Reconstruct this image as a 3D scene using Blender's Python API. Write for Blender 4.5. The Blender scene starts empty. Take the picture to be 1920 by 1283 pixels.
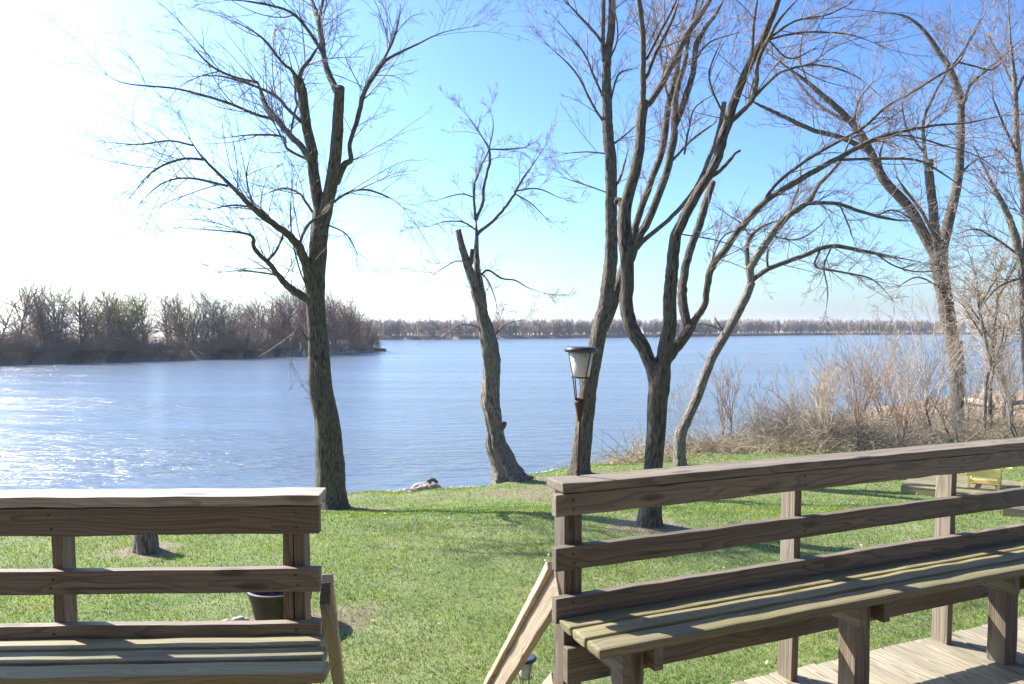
import bpy, bmesh, math, random
import numpy as np
from mathutils import Vector, Matrix
random.seed(7); rng=np.random.default_rng(11)
S=bpy.context.scene; C=S.collection
R=math.radians
# ------------------------------------------------------------------ camera model
F=1400.0; PITCH=R(3.0); EYE=3.0; HOR=618.0
CY=HOR+F*math.tan(PITCH)
def ray(px,py):
    a=(px-960)/F; b=(CY-py)/F
    return Vector((a, math.cos(PITCH)+b*math.sin(PITCH), -math.sin(PITCH)+b*math.cos(PITCH)))
def P(px,py,D):                       # point seen at a pixel, D metres ahead
    r=ray(px,py); t=D/r.y
    return Vector((r.x*t, D, EYE+r.z*t))
def Gz(px,py,z):                      # same, on the level z
    r=ray(px,py); t=(z-EYE)/r.z
    return Vector((r.x*t,r.y*t,z))
def zat(py,D): return P(960,py,D).z
WATER=-0.9
# ------------------------------------------------------------------ objects
def tag(o,label=None,cat=None,group=None,kind=None):
    if label: o['label']=label
    if cat: o['category']=cat
    if group: o['group']=group
    if kind: o['kind']=kind
    return o
def empty(name,loc=(0,0,0),rz=0):
    o=bpy.data.objects.new(name,None); C.objects.link(o); o.location=loc; o.rotation_euler=(0,0,rz)
    o.empty_display_size=.2
    return o
def link(name,me,mat,parent=None,world=True):
    o=bpy.data.objects.new(name,me); C.objects.link(o)
    if mat:
        me.materials.clear()
        for m in (mat if isinstance(mat,(list,tuple)) else [mat]): me.materials.append(m)
    if parent is not None:
        o.parent=parent
        if world: o.matrix_parent_inverse=root_inv(parent)
    return o
def root_inv(p):
    M=Matrix.Identity(4)
    while p is not None:
        M=Matrix.LocRotScale(p.location,p.rotation_euler,p.scale) @ M if p.parent is None else (Matrix.LocRotScale(p.location,p.rotation_euler,p.scale) if False else p.matrix_parent_inverse @ Matrix.LocRotScale(p.location,p.rotation_euler,p.scale)) @ M
        p=p.parent
    return M.inverted()
def copy_tree(o,parent=None):
    c=o.copy(); C.objects.link(c)
    if parent is not None:
        c.parent=parent; c.matrix_parent_inverse=o.matrix_parent_inverse.copy()
    for ch in list(o.children): copy_tree(ch,c)
    return c
def mesh(name,v,f,smooth=False,attrs=None):
    me=bpy.data.meshes.new(name)
    v=np.asarray(v,dtype=np.float32); 
    if isinstance(f,np.ndarray):
        n,k=f.shape
        me.vertices.add(len(v)); me.vertices.foreach_set('co',v.ravel())
        me.loops.add(n*k); me.loops.foreach_set('vertex_index',f.astype(np.int32).ravel())
        me.polygons.add(n); me.polygons.foreach_set('loop_start',np.arange(0,n*k,k,dtype=np.int32))
        try: me.polygons.foreach_set('loop_total',np.full(n,k,dtype=np.int32))
        except Exception: pass
    else:
        me.from_pydata([tuple(map(float,p)) for p in v],[],f)
    if attrs:
        for an,(ty,dat) in attrs.items():
            a=me.attributes.new(an,ty,'POINT')
            a.data.foreach_set('vector' if ty=='FLOAT_VECTOR' else 'value',np.asarray(dat,dtype=np.float32).ravel())
    if smooth: me.polygons.foreach_set('use_smooth',np.ones(len(me.polygons),dtype=bool))
    me.update(calc_edges=True); me.validate()
    return me
# ------------------------------------------------------------------ tubes (limbs, twigs, rods)
def frames(pts):
    T=np.gradient(pts,axis=0); T/=np.linalg.norm(T,axis=1)[:,None]+1e-9
    a=np.array([0.,1.,0.]) if abs(T[0][1])<.9 else np.array([1.,0,0])
    n=a-T[0]*a.dot(T[0]); n/=np.linalg.norm(n)
    N=[n]
    for i in range(1,len(pts)):
        n=N[-1]-T[i]*N[-1].dot(T[i]); n/=np.linalg.norm(n)+1e-9; N.append(n)
    N=np.array(N); B=np.cross(T,N)
    return N,B
class Tubes:
    def __init__(s): s.V=[];s.Q=[];s.A=[];s.n=0;s.T=[]
    def limb(s,pts,rad,sides=12,rough=.0,cap=True,seed=0,flute=0.):
        pts=np.asarray(pts,float); rad=np.asarray(rad,float); n=len(pts)
        N,B=frames(pts); th=np.linspace(0,2*np.pi,sides,endpoint=False)
        L=np.concatenate([[0],np.cumsum(np.linalg.norm(np.diff(pts,axis=0),axis=1))])+seed*3.1
        rr=np.repeat(rad[:,None],sides,1)
        if rough>0:
            g=np.random.default_rng(seed+5)
            ph=g.uniform(0,6.28,(9,)); k=g.integers(1,6,9); w=g.uniform(.8,6.,9)
            m=sum(np.sin(k[i]*th[None,:]+w[i]*L[:,None]+ph[i]) for i in range(9))/9
            m2=sum(np.sin((k[i]+6)*th[None,:]+2.3*w[i]*L[:,None]+2*ph[i]) for i in range(9))/9
            rr=rr*(1+rough*(m*1.6+m2*.8)+ g.normal(0,rough*.16,rr.shape))
        if flute>0:
            hh=np.clip(1-(L-L[0])/.5,0,1)**2
            rr=rr*(1+flute*hh[:,None]*(0.55+.45*np.sin(5*th[None,:]+1.3+seed)))
        c,sn=np.cos(th),np.sin(th)
        v=pts[:,None,:]+rr[:,:,None]*(c[None,:,None]*N[:,None,:]+sn[None,:,None]*B[:,None,:])
        a=np.stack([rr*c[None,:],rr*sn[None,:],np.repeat(L[:,None],sides,1)],-1)
        s.V.append(v.reshape(-1,3)); s.A.append(a.reshape(-1,3))
        i=np.arange(n-1)[:,None]*sides; j=np.arange(sides)[None,:]; j2=(j+1)%sides
        q=np.stack([i+j,i+j2,i+sides+j2,i+sides+j],-1).reshape(-1,4)+s.n
        s.Q.append(q); 
        base=s.n; s.n+=n*sides
        if cap:
            for ring,rev in ((0,True),(n-1,False)):
                cpt=pts[ring][None]; s.V.append(cpt); s.A.append(np.array([[0,0,L[ring]]])); ci=s.n; s.n+=1
                rb=base+ring*sides
                jj=np.arange(sides); k2=(jj+1)%sides
                # quads built from pairs of sides around the centre
                for m in range(0,sides-sides%2,2):
                    a0,a1,a2=rb+m,rb+(m+1)%sides,rb+(m+2)%sides
                    s.Q.append(np.array([[ci,a2,a1,a0]] if rev else [[ci,a0,a1,a2]]))
    def batch(s,PT,RD,sides=3):       # PT (m,n,3)  RD (m,n)
        PT=np.asarray(PT,float);RD=np.asarray(RD,float)
        m,n,_=PT.shape
        T=np.gradient(PT,axis=1); T/=np.linalg.norm(T,axis=2)[...,None]+1e-9
        ref=np.where(np.abs(T[...,2:3])<.9,np.array([0,0,1.]),np.array([1.,0,0]))
        N=np.cross(T,ref);N/=np.linalg.norm(N,axis=2)[...,None]+1e-9;B=np.cross(T,N)
        th=np.linspace(0,2*np.pi,sides,endpoint=False);c,sn=np.cos(th),np.sin(th)
        v=PT[:,:,None,:]+RD[:,:,None,None]*(c[None,None,:,None]*N[:,:,None,:]+sn[None,None,:,None]*B[:,:,None,:])
        s.V.append(v.reshape(-1,3)); s.A.append(v.reshape(-1,3)*.3)
        k=np.arange(m)[:,None,None]*n*sides;i=np.arange(n-1)[None,:,None]*sides;j=np.arange(sides)[None,None,:];j2=(j+1)%sides
        q=np.stack([k+i+j,k+i+j2,k+i+sides+j2,k+i+sides+j],-1).reshape(-1,4)+s.n
        s.Q.append(q); s.n+=m*n*sides
    def build(s,name,mat,parent=None,smooth=True):
        me=mesh(name,np.concatenate(s.V),np.concatenate(s.Q),smooth,{'bark':('FLOAT_VECTOR',np.concatenate(s.A))})
        return link(name,me,mat,parent)
def catmull(pts,sub):
    pts=np.asarray(pts,float)
    if len(pts)<3: 
        t=np.linspace(0,1,sub*2+1)[:,None]; return pts[0]*(1-t)+pts[-1]*t
    Q=np.vstack([2*pts[0]-pts[1],pts,2*pts[-1]-pts[-2]]); out=[]
    for i in range(1,len(Q)-2):
        p0,p1,p2,p3=Q[i-1:i+3]
        for t in np.linspace(0,1,sub,endpoint=False):
            out.append(.5*((2*p1)+(-p0+p2)*t+(2*p0-5*p1+4*p2-p3)*t*t+(-p0+3*p1-3*p2+p3)*t**3))
    out.append(Q[-2]); return np.array(out)
# twig growing: arrays of starts/directions/lengths -> polylines
def grow(P0,D0,L,n,bend,droop,g,wob=.25):
    m=len(P0); pts=np.zeros((m,n,3)); pts[:,0]=P0; d=D0/np.linalg.norm(D0,axis=1)[:,None]
    cv=g.normal(0,wob,(m,3))
    for i in range(1,n):
        d=d+cv/n*1.5+g.normal(0,wob/n,(m,3))+np.array([0,0,1.])*(bend-droop*i/n)/n
        d/=np.linalg.norm(d,axis=1)[:,None]
        pts[:,i]=pts[:,i-1]+d*(L/(n-1))[:,None]
    return pts
def spawn(pts,rad,per,ang,lf,g,lo=.15,hi=1.0,rf=.5,up=0.,Lp=None):
    # children of each polyline: returns starts, dirs, lengths, radii
    m,n,_=pts.shape
    seg=np.linalg.norm(np.diff(pts,axis=1),axis=2).sum(1)
    k=g.integers(max(1,int(per*.6)),int(per*1.4)+2,m); idx=np.repeat(np.arange(m),k)
    t=g.uniform(lo,hi,len(idx))*(n-1); i0=np.minimum(t.astype(int),n-2); fr=(t-i0)[:,None]
    p=pts[idx,i0]*(1-fr)+pts[idx,i0+1]*fr
    T=pts[idx,i0+1]-pts[idx,i0]; T/=np.linalg.norm(T,axis=1)[:,None]+1e-9
    q=g.normal(0,1,(len(idx),3)); q-=T*(q*T).sum(1)[:,None]; q/=np.linalg.norm(q,axis=1)[:,None]+1e-9
    a=g.normal(ang,ang*.25,len(idx))[:,None]
    d=T*np.cos(a)+q*np.sin(a)+np.array([0,0,up])
    L=seg[idx]*lf*g.uniform(.5,1.25,len(idx))*(1.15-.6*t/(n-1))
    r=(rad[idx,i0]*rf)
    return p,d,L,r
def taper(r0,n,end=.45): return r0[:,None]*np.linspace(1,end,n)[None,:]
# ------------------------------------------------------------------ materials
class NT:
    def __init__(s,name):
        s.m=bpy.data.materials.new(name); s.m.use_nodes=True; s.t=s.m.node_tree; s.t.nodes.clear()
        s.out=s.n('ShaderNodeOutputMaterial'); s.b=s.n('ShaderNodeBsdfPrincipled'); s.l(s.b.outputs[0],s.out.inputs['Surface'])
    def n(s,ty,**k):
        x=s.t.nodes.new(ty)
        for a,b in k.items(): setattr(x,a,b)
        return x
    def l(s,a,b): s.t.links.new(a,b)
    def put(s,x,v):
        if hasattr(v,'links') or isinstance(v,bpy.types.NodeSocket): s.l(v,x)
        else: x.default_value=v
    def tc(s,o='Object'): return s.n('ShaderNodeTexCoord').outputs[o]
    def attr(s,a): return s.n('ShaderNodeAttribute',attribute_name=a)
    def mapp(s,v,sc=(1,1,1),loc=(0,0,0),rot=(0,0,0)):
        x=s.n('ShaderNodeMapping'); s.put(x.inputs[0],v); x.inputs['Scale'].default_value=sc; x.inputs['Rotation'].default_value=rot
        s.put(x.inputs['Location'],loc); return x.outputs[0]
    def noise(s,v,sc=5,det=4,rough=.55,dist=0.,out=0):
        x=s.n('ShaderNodeTexNoise'); s.put(x.inputs['Vector'],v); x.inputs['Scale'].default_value=sc; x.inputs['Detail'].default_value=det
        x.inputs['Roughness'].default_value=rough; x.inputs['Distortion'].default_value=dist; return x.outputs[out]
    def vor(s,v,sc=5,out='Distance',feat='F1',rnd=1.):
        x=s.n('ShaderNodeTexVoronoi',feature=feat); s.put(x.inputs['Vector'],v); x.inputs['Scale'].default_value=sc; x.inputs['Randomness'].default_value=rnd; return x.outputs[out]
    def math(s,op,a,b=None,c=None,clamp=False):
        x=s.n('ShaderNodeMath',operation=op,use_clamp=clamp); s.put(x.inputs[0],a)
        if b is not None: s.put(x.inputs[1],b)
        if c is not None: s.put(x.inputs[2],c)
        return x.outputs[0]
    def vm(s,op,a,b=None):
        x=s.n('ShaderNodeVectorMath',operation=op); s.put(x.inputs[0],a)
        if b is not None: s.put(x.inputs[1],b)
        return x.outputs['Value'] if op in('LENGTH','DOT_PRODUCT') else x.outputs[0]
    def ramp(s,f,st,interp='LINEAR'):
        x=s.n('ShaderNodeValToRGB'); s.put(x.inputs[0],f); cr=x.color_ramp; cr.interpolation=interp
        while len(cr.elements)<len(st): cr.elements.new(.5)
        for e,(p,c) in zip(cr.elements,st): e.position=p; e.color=(c,c,c,1) if not isinstance(c,(tuple,list)) else (*c,1)
        return x.outputs[0]
    def mix(s,f,a,b,bt='MIX'):
        x=s.n('ShaderNodeMix',data_type='RGBA',blend_type=bt); s.put(x.inputs[0],f)
        s.put(x.inputs[6],a if not isinstance(a,tuple) else (*a,1)); s.put(x.inputs[7],b if not isinstance(b,tuple) else (*b,1)); return x.outputs[2]
    def mr(s,v,a,b,c=0.,d=1.):
        x=s.n('ShaderNodeMapRange'); s.put(x.inputs[0],v); 
        for i,q in enumerate((a,b,c,d)): x.inputs[1+i].default_value=q
        return x.outputs[0]
    def bump(s,h,st=.5,dist=.01,nrm=None):
        x=s.n('ShaderNodeBump'); s.put(x.inputs['Height'],h); x.inputs['Strength'].default_value=st; x.inputs['Distance'].default_value=dist
        if nrm is not None: s.l(nrm,x.inputs['Normal'])
        return x.outputs[0]
    def fin(s,col=None,rough=None,nrm=None,**k):
        if col is not None: s.put(s.b.inputs['Base Color'],col if not (isinstance(col,tuple) and len(col)==3) else (*col,1))
        if rough is not None: s.put(s.b.inputs['Roughness'],rough)
        if nrm is not None: s.l(nrm,s.b.inputs['Normal'])
        for a,b in k.items(): s.put(s.b.inputs[a.replace('_',' ')],b)
        return s.m
def wood(name,light,dark,grey,green=0.,lightness=1.):
    n=NT(name); p=n.tc(); oi=n.n('ShaderNodeObjectInfo').outputs['Random']
    off=n.n('ShaderNodeCombineXYZ'); n.put(off.inputs[0],n.math('MULTIPLY',oi,37.)); n.put(off.inputs[1],n.math('MULTIPLY',oi,3.1)); n.put(off.inputs[2],n.math('MULTIPLY',oi,7.7))
    q=n.vm('ADD',p,off.outputs[0])
    warp=n.noise(n.mapp(q,(.9,5,5)),1.6,2,.5,out=1)
    w2=n.vm('MULTIPLY',n.vm('SUBTRACT',warp,(.5,.5,.5)),(0,.09,.09))
    r=n.vm('ADD',p,w2)
    # pith somewhere under the face, tilted along the board
    sep=n.n('ShaderNodeSeparateXYZ'); n.l(r,sep.inputs[0])
    pz=n.math('ADD',n.math('MULTIPLY',oi,.03),.03)
    yy=n.math('ADD',sep.outputs[1],n.math('MULTIPLY',n.math('SINE',n.math('MULTIPLY_ADD',sep.outputs[0],1.1,n.math('MULTIPLY',oi,9.))),.03))
    zz=n.math('ADD',sep.outputs[2],n.math('ADD',pz,n.math('MULTIPLY',n.math('SINE',n.math('MULTIPLY_ADD',sep.outputs[0],.7,n.math('MULTIPLY',oi,21.))),.02)))
    rad=n.math('SQRT',n.math('ADD',n.math('MULTIPLY',yy,yy),n.math('MULTIPLY',zz,zz)))
    ring=n.math('FRACT',n.math('MULTIPLY',rad,95.))
    ringc=n.ramp(ring,[(0,.0),(.55,.25),(.85,1.),(.97,.85),(1,.0)])
    st=n.noise(n.mapp(q,(2.2,150,150)),1.,5,.65)
    st2=n.noise(n.mapp(q,(.8,30,30)),1.,3,.6)
    blot=n.noise(q,2.3,4,.6)
    col=n.mix(n.math('MULTIPLY',ringc,.75),light,dark)
    col=n.mix(n.ramp(blot,[(.35,0.),(.65,1.)]),col,n.mix(.55,col,grey))
    col=n.mix(n.ramp(st2,[(.42,0.),(.62,.7)]),col,n.mix(.5,col,dark))
    col=n.mix(1.,col,n.ramp(st,[(.25,.55),(.55,1.),(.75,1.15)]),'MULTIPLY')
    crack=n.ramp(n.noise(n.mapp(q,(.7,55,55)),1.,2,.5),[(.27,1.),(.31,0.)])
    kn=n.vor(n.mapp(q,(2.4,9,9)),1.,rnd=1.)
    knot=n.ramp(kn,[(.09,1.),(.13,.55),(.18,0.)])
    col=n.mix(n.math('MULTIPLY',knot,.7),col,n.mix(1.,dark,(.45,.42,.4),'MULTIPLY'))
    col=n.mix(n.math('MULTIPLY',crack,.75),col,(.02,.014,.01))
    if green>0:
        geo=n.n('ShaderNodeNewGeometry'); sn=n.n('ShaderNodeSeparateXYZ'); n.l(geo.outputs['Normal'],sn.inputs[0])
        gm=n.math('MULTIPLY',n.ramp(n.noise(n.mapp(q,(1.5,9,9)),1.3,5,.7),[(.35,0.),(.62,1.)]),green)
        col=n.mix(gm,col,(.19,.175,.055))
    tone=n.mr(n.n('ShaderNodeObjectInfo').outputs['Random'],0,1,.74,1.2)
    col=n.mix(1.,col,n.n('ShaderNodeCombineColor').outputs[0],'MIX') if False else n.vm('MULTIPLY',col,_c3(n,tone))
    h=n.math('ADD',n.math('MULTIPLY',st,.5),n.math('MULTIPLY',n.math('SUBTRACT',1.,crack),.8)); h=n.math('ADD',h,n.math('MULTIPLY',ringc,.22))
    return n.fin(col,n.mr(st,.3,.7,.55,.8),n.bump(h,.7,.0035))
def _c3(n,v):
    c=n.n('ShaderNodeCombineXYZ')
    for i in range(3): n.put(c.inputs[i],v)
    return c.outputs[0]
M={}
M['wood']=wood('weathered_wood',(.235,.185,.13),(.07,.05,.034),(.18,.155,.125))
M['seat']=wood('mossy_wood',(.33,.275,.16),(.10,.078,.045),(.24,.215,.15),green=.6)
M['deckw']=wood('deck_wood',(.40,.34,.245),(.14,.11,.07),(.31,.275,.22),green=.12)
M['rail']=wood('stair_wood',(.52,.41,.28),(.25,.17,.11),(.42,.35,.27))
M['cap']=wood('glare_cap_wood',(.46,.40,.32),(.22,.18,.13),(.42,.39,.34))  # left cap: lighter colour stands in for sun glare on its top
M['yellow']=wood('yellow_paint_wood',(.95,.78,.24),(.85,.64,.16),(.9,.74,.3))
def bark(name,light,dark,moss=(.2,.2,.08),mo=.3,sc=1.,bs=.9):
    n=NT(name); a=n.attr('bark').outputs['Vector']
    v=n.mapp(a,(42*sc,42*sc,8*sc))
    r=n.vor(n.vm('ADD',v,n.vm('MULTIPLY',n.noise(v,1.2,3,.6,out=1),(1.2,1.2,1.2))),1.,feat='F1')
    f=n.noise(v,1.6,6,.7); big=n.noise(n.mapp(a,(3,3,1.2)),1.,3,.5)
    h=n.math('ADD',n.math('MULTIPLY',n.math('SUBTRACT',1.,r),.65),n.math('MULTIPLY',f,.6))
    col=n.mix(n.ramp(h,[(.40,0.),(.74,1.)]),dark,light)
    fine_=n.noise(n.mapp(a,(120,120,60)),1.,3,.6); col=n.mix(1.,col,n.ramp(fine_,[(.3,.65),(.7,1.25)]),'MULTIPLY')
    col=n.mix(n.math('MULTIPLY',n.ramp(big,[(.45,0.),(.7,1.)]),mo),col,moss)
    return n.fin(col,.9,n.bump(h,min(1,bs*1.2),.07))
M['bark']=bark('furrowed_bark',(.235,.19,.145),(.045,.035,.027),(.15,.13,.07),.35)
M['bark_pale']=bark('pale_bark',(.38,.32,.26),(.09,.07,.055),(.27,.22,.17),.4)
M['limb']=bark('limb_bark',(.25,.205,.17),(.06,.047,.04),(.2,.17,.11),.3,1.6,.6)
def plain(name,c1,c2,sc=3.,rough=.85,coord='Object',**k):
    n=NT(name); f=n.noise(n.tc(coord),sc,4,.6)
    return n.fin(n.mix(n.ramp(f,[(.3,0.),(.7,1.)]),c1,c2),rough,**k)
M['twig']=plain('twig_bark',(.14,.108,.09),(.24,.19,.16),1.5,.6)
M['twig_red']=plain('budding_twig',(.19,.125,.105),(.31,.23,.19),1.5,.6)
M['shrubtwig']=plain('shrub_twig',(.36,.275,.20),(.60,.49,.38),2.,.7)
M['shrub_red']=plain('russet_shrub_twig',(.26,.17,.12),(.46,.32,.24),2.,.7)
M['shrub_grey']=plain('grey_shrub_twig',(.22,.18,.15),(.44,.38,.32),2.,.7)
M['straw']=plain('dry_straw',(.40,.31,.18),(.60,.49,.31),1.,.8)
M['bramble']=plain('grey_bramble',(.17,.14,.11),(.42,.36,.27),1.5,.8)
M['cutwood']=plain('cut_wood',(.42,.33,.22),(.55,.46,.34),18.,.8)
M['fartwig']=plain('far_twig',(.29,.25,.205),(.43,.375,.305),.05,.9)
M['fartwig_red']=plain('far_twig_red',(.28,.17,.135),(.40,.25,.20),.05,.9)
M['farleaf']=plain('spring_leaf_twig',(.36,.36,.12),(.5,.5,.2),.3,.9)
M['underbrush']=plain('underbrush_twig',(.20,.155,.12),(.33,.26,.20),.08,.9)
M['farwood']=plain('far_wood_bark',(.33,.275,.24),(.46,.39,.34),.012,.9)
M['iron']=plain('rusty_iron',(.055,.03,.022),(.12,.06,.04),40.,.65,Metallic=.4)
M['blackcap']=plain('dark_plastic',(.035,.035,.045),(.05,.05,.06),9.,.3)
M['stone']=plain('pale_stone',(.30,.28,.25),(.52,.50,.47),6.,.9)
M['pebble']=plain('river_pebble',(.14,.12,.10),(.34,.31,.27),1.7,.9)
M['potiron']=plain('pot_iron',(.035,.028,.025),(.085,.06,.05),9.,.6,Metallic=.3)
M['ash']=plain('ash',(.05,.045,.04),(.2,.18,.17),14.,.95)
M['brick']=plain('orange_brick',(.42,.2,.06),(.5,.27,.1),9.,.9)
def glassmat():
    n=NT('frosted_glass'); f=n.noise(n.tc(),22.,5,.7)
    dirt=n.ramp(f,[(.55,0.),(.72,1.)])
    return n.fin(n.mix(dirt,(.86,.88,.84),(.42,.40,.30)),.35,Transmission_Weight=.35,IOR=1.2,Alpha=.93)
M['glass']=glassmat()
# ------------------------------------------------------------------ ground
SX=np.array([-400,-120,-60,-25,-14,-9.5,-7,-4.5,-2.5,-1.45,0,1.47,2.96,4.87,8.4,12.2,18.5,25.5,32,60,130,400])
SY=np.array([-120,-30,-4,9,12.4,14.0,15.6,17,17.7,18.3,19.3,20.6,21.9,23.5,26.8,31.,37,42,46,58,80,160])
def shore(x): return np.interp(x,SX,SY)+.25*np.sin(1.7*x)+.15*np.sin(4.1*x+1)
def hgt(x,y):
    x=np.asarray(x,float);y=np.asarray(y,float)
    s=shore(x)-y
    q=np.clip((13.2-y)/3.2,0,1); q=q*q*(3-2*q)*np.clip((s-2.2)/2.5,0,1)
    land=-.10+.10*np.clip((s-4)/6,0,1)+.40*q+ .02*np.sin(x*.9+1)*np.sin(y*.7)
    t=np.clip(s/4.2,0,1); up=WATER+(land-WATER)*(t*t*(3-2*t)*.45+.55*t)
    z=np.where(s>0,up,WATER+np.maximum(s,-12)*.2)
    z=z+np.where(s>0,.012*np.sin(5.1*x+2*np.sin(3.3*y))*np.sin(4.3*y+1),0)
    return z
def hit(px,py):
    r=ray(px,py); o=Vector((0,0,EYE)); t=1.
    while t<200:
        p=o+r*t
        if p.z<float(hgt(p.x,p.y)): break
        t+=.03
    return p
T4B=hit(1217,984); T1B=hit(624,955); T2B=hit(957,902); T3B=hit(1087,888); T5B=hit(1275,872); STB=hit(275,1034)
POTB=hit(528,1170); T6B=hit(1794,792)
def dirtmask(x,y):
    d=np.zeros_like(x)
    def blob(cx,cy,rx,ry,a=1.,hard=.25):
        wob=.18*np.sin(3*np.arctan2(y-cy,x-cx)+cx*7)+.12*np.sin(7*np.arctan2(y-cy,x-cx)+cx*3)
        q=np.sqrt(((x-cx)/rx)**2+((y-cy)/ry)**2)+wob
        np.maximum(d,a*np.clip((1-q)/hard+.5,0,1),out=d)
    blob(T4B.x,T4B.y,.55,.45); blob(STB.x,STB.y,.42,.36); blob(POTB.x+.05,POTB.y+.05,.62,.38,.9,.6)
    blob(T1B.x+.2,T1B.y,.75,.4,.8); blob(T2B.x-.1,T2B.y,1.5,.9,.72,1.1)
    q=hit(985,925); blob(q.x,q.y,1.1,.9,.72,1.1); q=hit(820,930); blob(q.x,q.y,2.6,.8,.55,1.3); blob(T3B.x,T3B.y,.8,.7,.5,.8)
    q=hit(660,1150); blob(q.x,q.y,.3,.34,.75,.9)
    s=shore(x)-y
    d=np.maximum(d,np.clip((3.5-s)/1.5,0,1)*np.where(x<2.5,1,0))
    return np.clip(d,0,1)*.85
def littermask(x,y):
    s=shore(x)-y
    w=np.interp(x,[2.2,3.5,6,9,13,18,30],[0,3.5,5.5,8.2,11.,13.,22.])
    return np.clip((w-s)/.7+.5+.25*np.sin(3.1*x)+.2*np.sin(5.3*y+x),0,1)*np.where(x>2.2,1,0)
def make_ground():
    def ax(fine0,fine1,st,lo,hi):
        a=list(np.arange(fine0,fine1,st)); k=st
        v=fine1; 
        while v<hi: a.append(v); k*=1.18; v+=k
        a.append(hi); v=fine0; k=st; b=[]
        while v>lo: k*=1.18; v-=k; b.append(max(v,lo))
        return np.array(b[::-1]+a)
    xs=ax(-12,24,.12,-3000,3000); ys=ax(3.,28,.12,-60,4000)
    X,Y=np.meshgrid(xs,ys); Z=hgt(X,Y)
    n,m=len(ys),len(xs)
    i=np.arange(n-1)[:,None]*m; j=np.arange(m-1)[None]
    f=np.stack([i+j,i+j+1,i+m+j+1,i+m+j],-1).reshape(-1,4)
    me=mesh('ground',np.stack([X,Y,Z],-1).reshape(-1,3),f,True,{'dirt':('FLOAT',dirtmask(X,Y)),'litter':('FLOAT',littermask(X,Y))})
    g=NT('lawn_ground'); p=g.tc()
    f1=g.noise(p,1.1,5,.6); f2=g.noise(p,16,6,.7); f3=g.noise(p,60,4,.7)
    grass=g.mix(g.ramp(f1,[(.35,0.),(.65,1.)]),(.10,.14,.035),(.17,.19,.07))
    grass=g.mix(g.ramp(f2,[(.5,0.),(.75,.8)]),grass,(.22,.22,.10))
    dirt=g.mix(g.ramp(f3,[(.3,0.),(.7,1.)]),(.085,.066,.04),(.27,.215,.135))
    lit=g.mix(g.ramp(f2,[(.35,0.),(.65,1.)]),(.11,.08,.05),(.32,.22,.13))
    dm=g.ramp(g.math('ADD',g.attr('dirt').outputs['Fac'],g.math('MULTIPLY',g.math('SUBTRACT',f2,.5),.9)),[(.4,0.),(.6,1.)])
    lm=g.ramp(g.math('ADD',g.attr('litter').outputs['Fac'],g.math('MULTIPLY',g.math('SUBTRACT',f2,.5),.9)),[(.4,0.),(.6,1.)])
    col=g.mix(lm,g.mix(dm,grass,dirt),lit)
    mat=g.fin(col,.95,g.bump(g.math('ADD',f2,g.math('MULTIPLY',f3,.5)),.6,.03))
    o=link('ground',me,mat); tag(o,kind='structure')
make_ground()
# water
def make_water():
    v=[(-3000,-300,WATER),(3000,-300,WATER),(3000,4000,WATER),(-3000,4000,WATER)]
    me=mesh('water',v,[(0,1,2,3)])
    n=NT('river_water'); p=n.tc()
    # wind ripples: crests run roughly across the view
    a=n.noise(n.mapp(p,(.55,1.9,1),rot=(0,0,R(8))),1.,3,.55,.4)
    b=n.noise(n.mapp(p,(1.6,5.2,1),rot=(0,0,R(-6))),1.,4,.6,.3)
    c=n.noise(n.mapp(p,(5,13,1),rot=(0,0,R(12))),1.,3,.6)
    big=n.noise(n.mapp(p,(.02,.09,1)),1.,4,.6)
    h=n.math('ADD',n.math('MULTIPLY',a,.55),n.math('ADD',n.math('MULTIPLY',b,.24),n.math('MULTIPLY',c,.07)))
    lane=n.noise(n.mapp(p,(.012,.16,1),rot=(0,0,R(5))),1.,4,.6); h=n.math('MULTIPLY',h,n.mr(n.math('ADD',big,n.math('MULTIPLY',n.math('SUBTRACT',lane,.5),1.2)),.3,.7,.55,1.35))
    col=n.mix(n.ramp(b,[(.4,0.),(.7,1.)]),(.09,.135,.20),(.15,.155,.16))
    m=n.fin(col,.17,n.bump(h,1.,.34),IOR=1.33)
    o=link('water',me,m); tag(o,kind='structure')
make_water()
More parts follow.
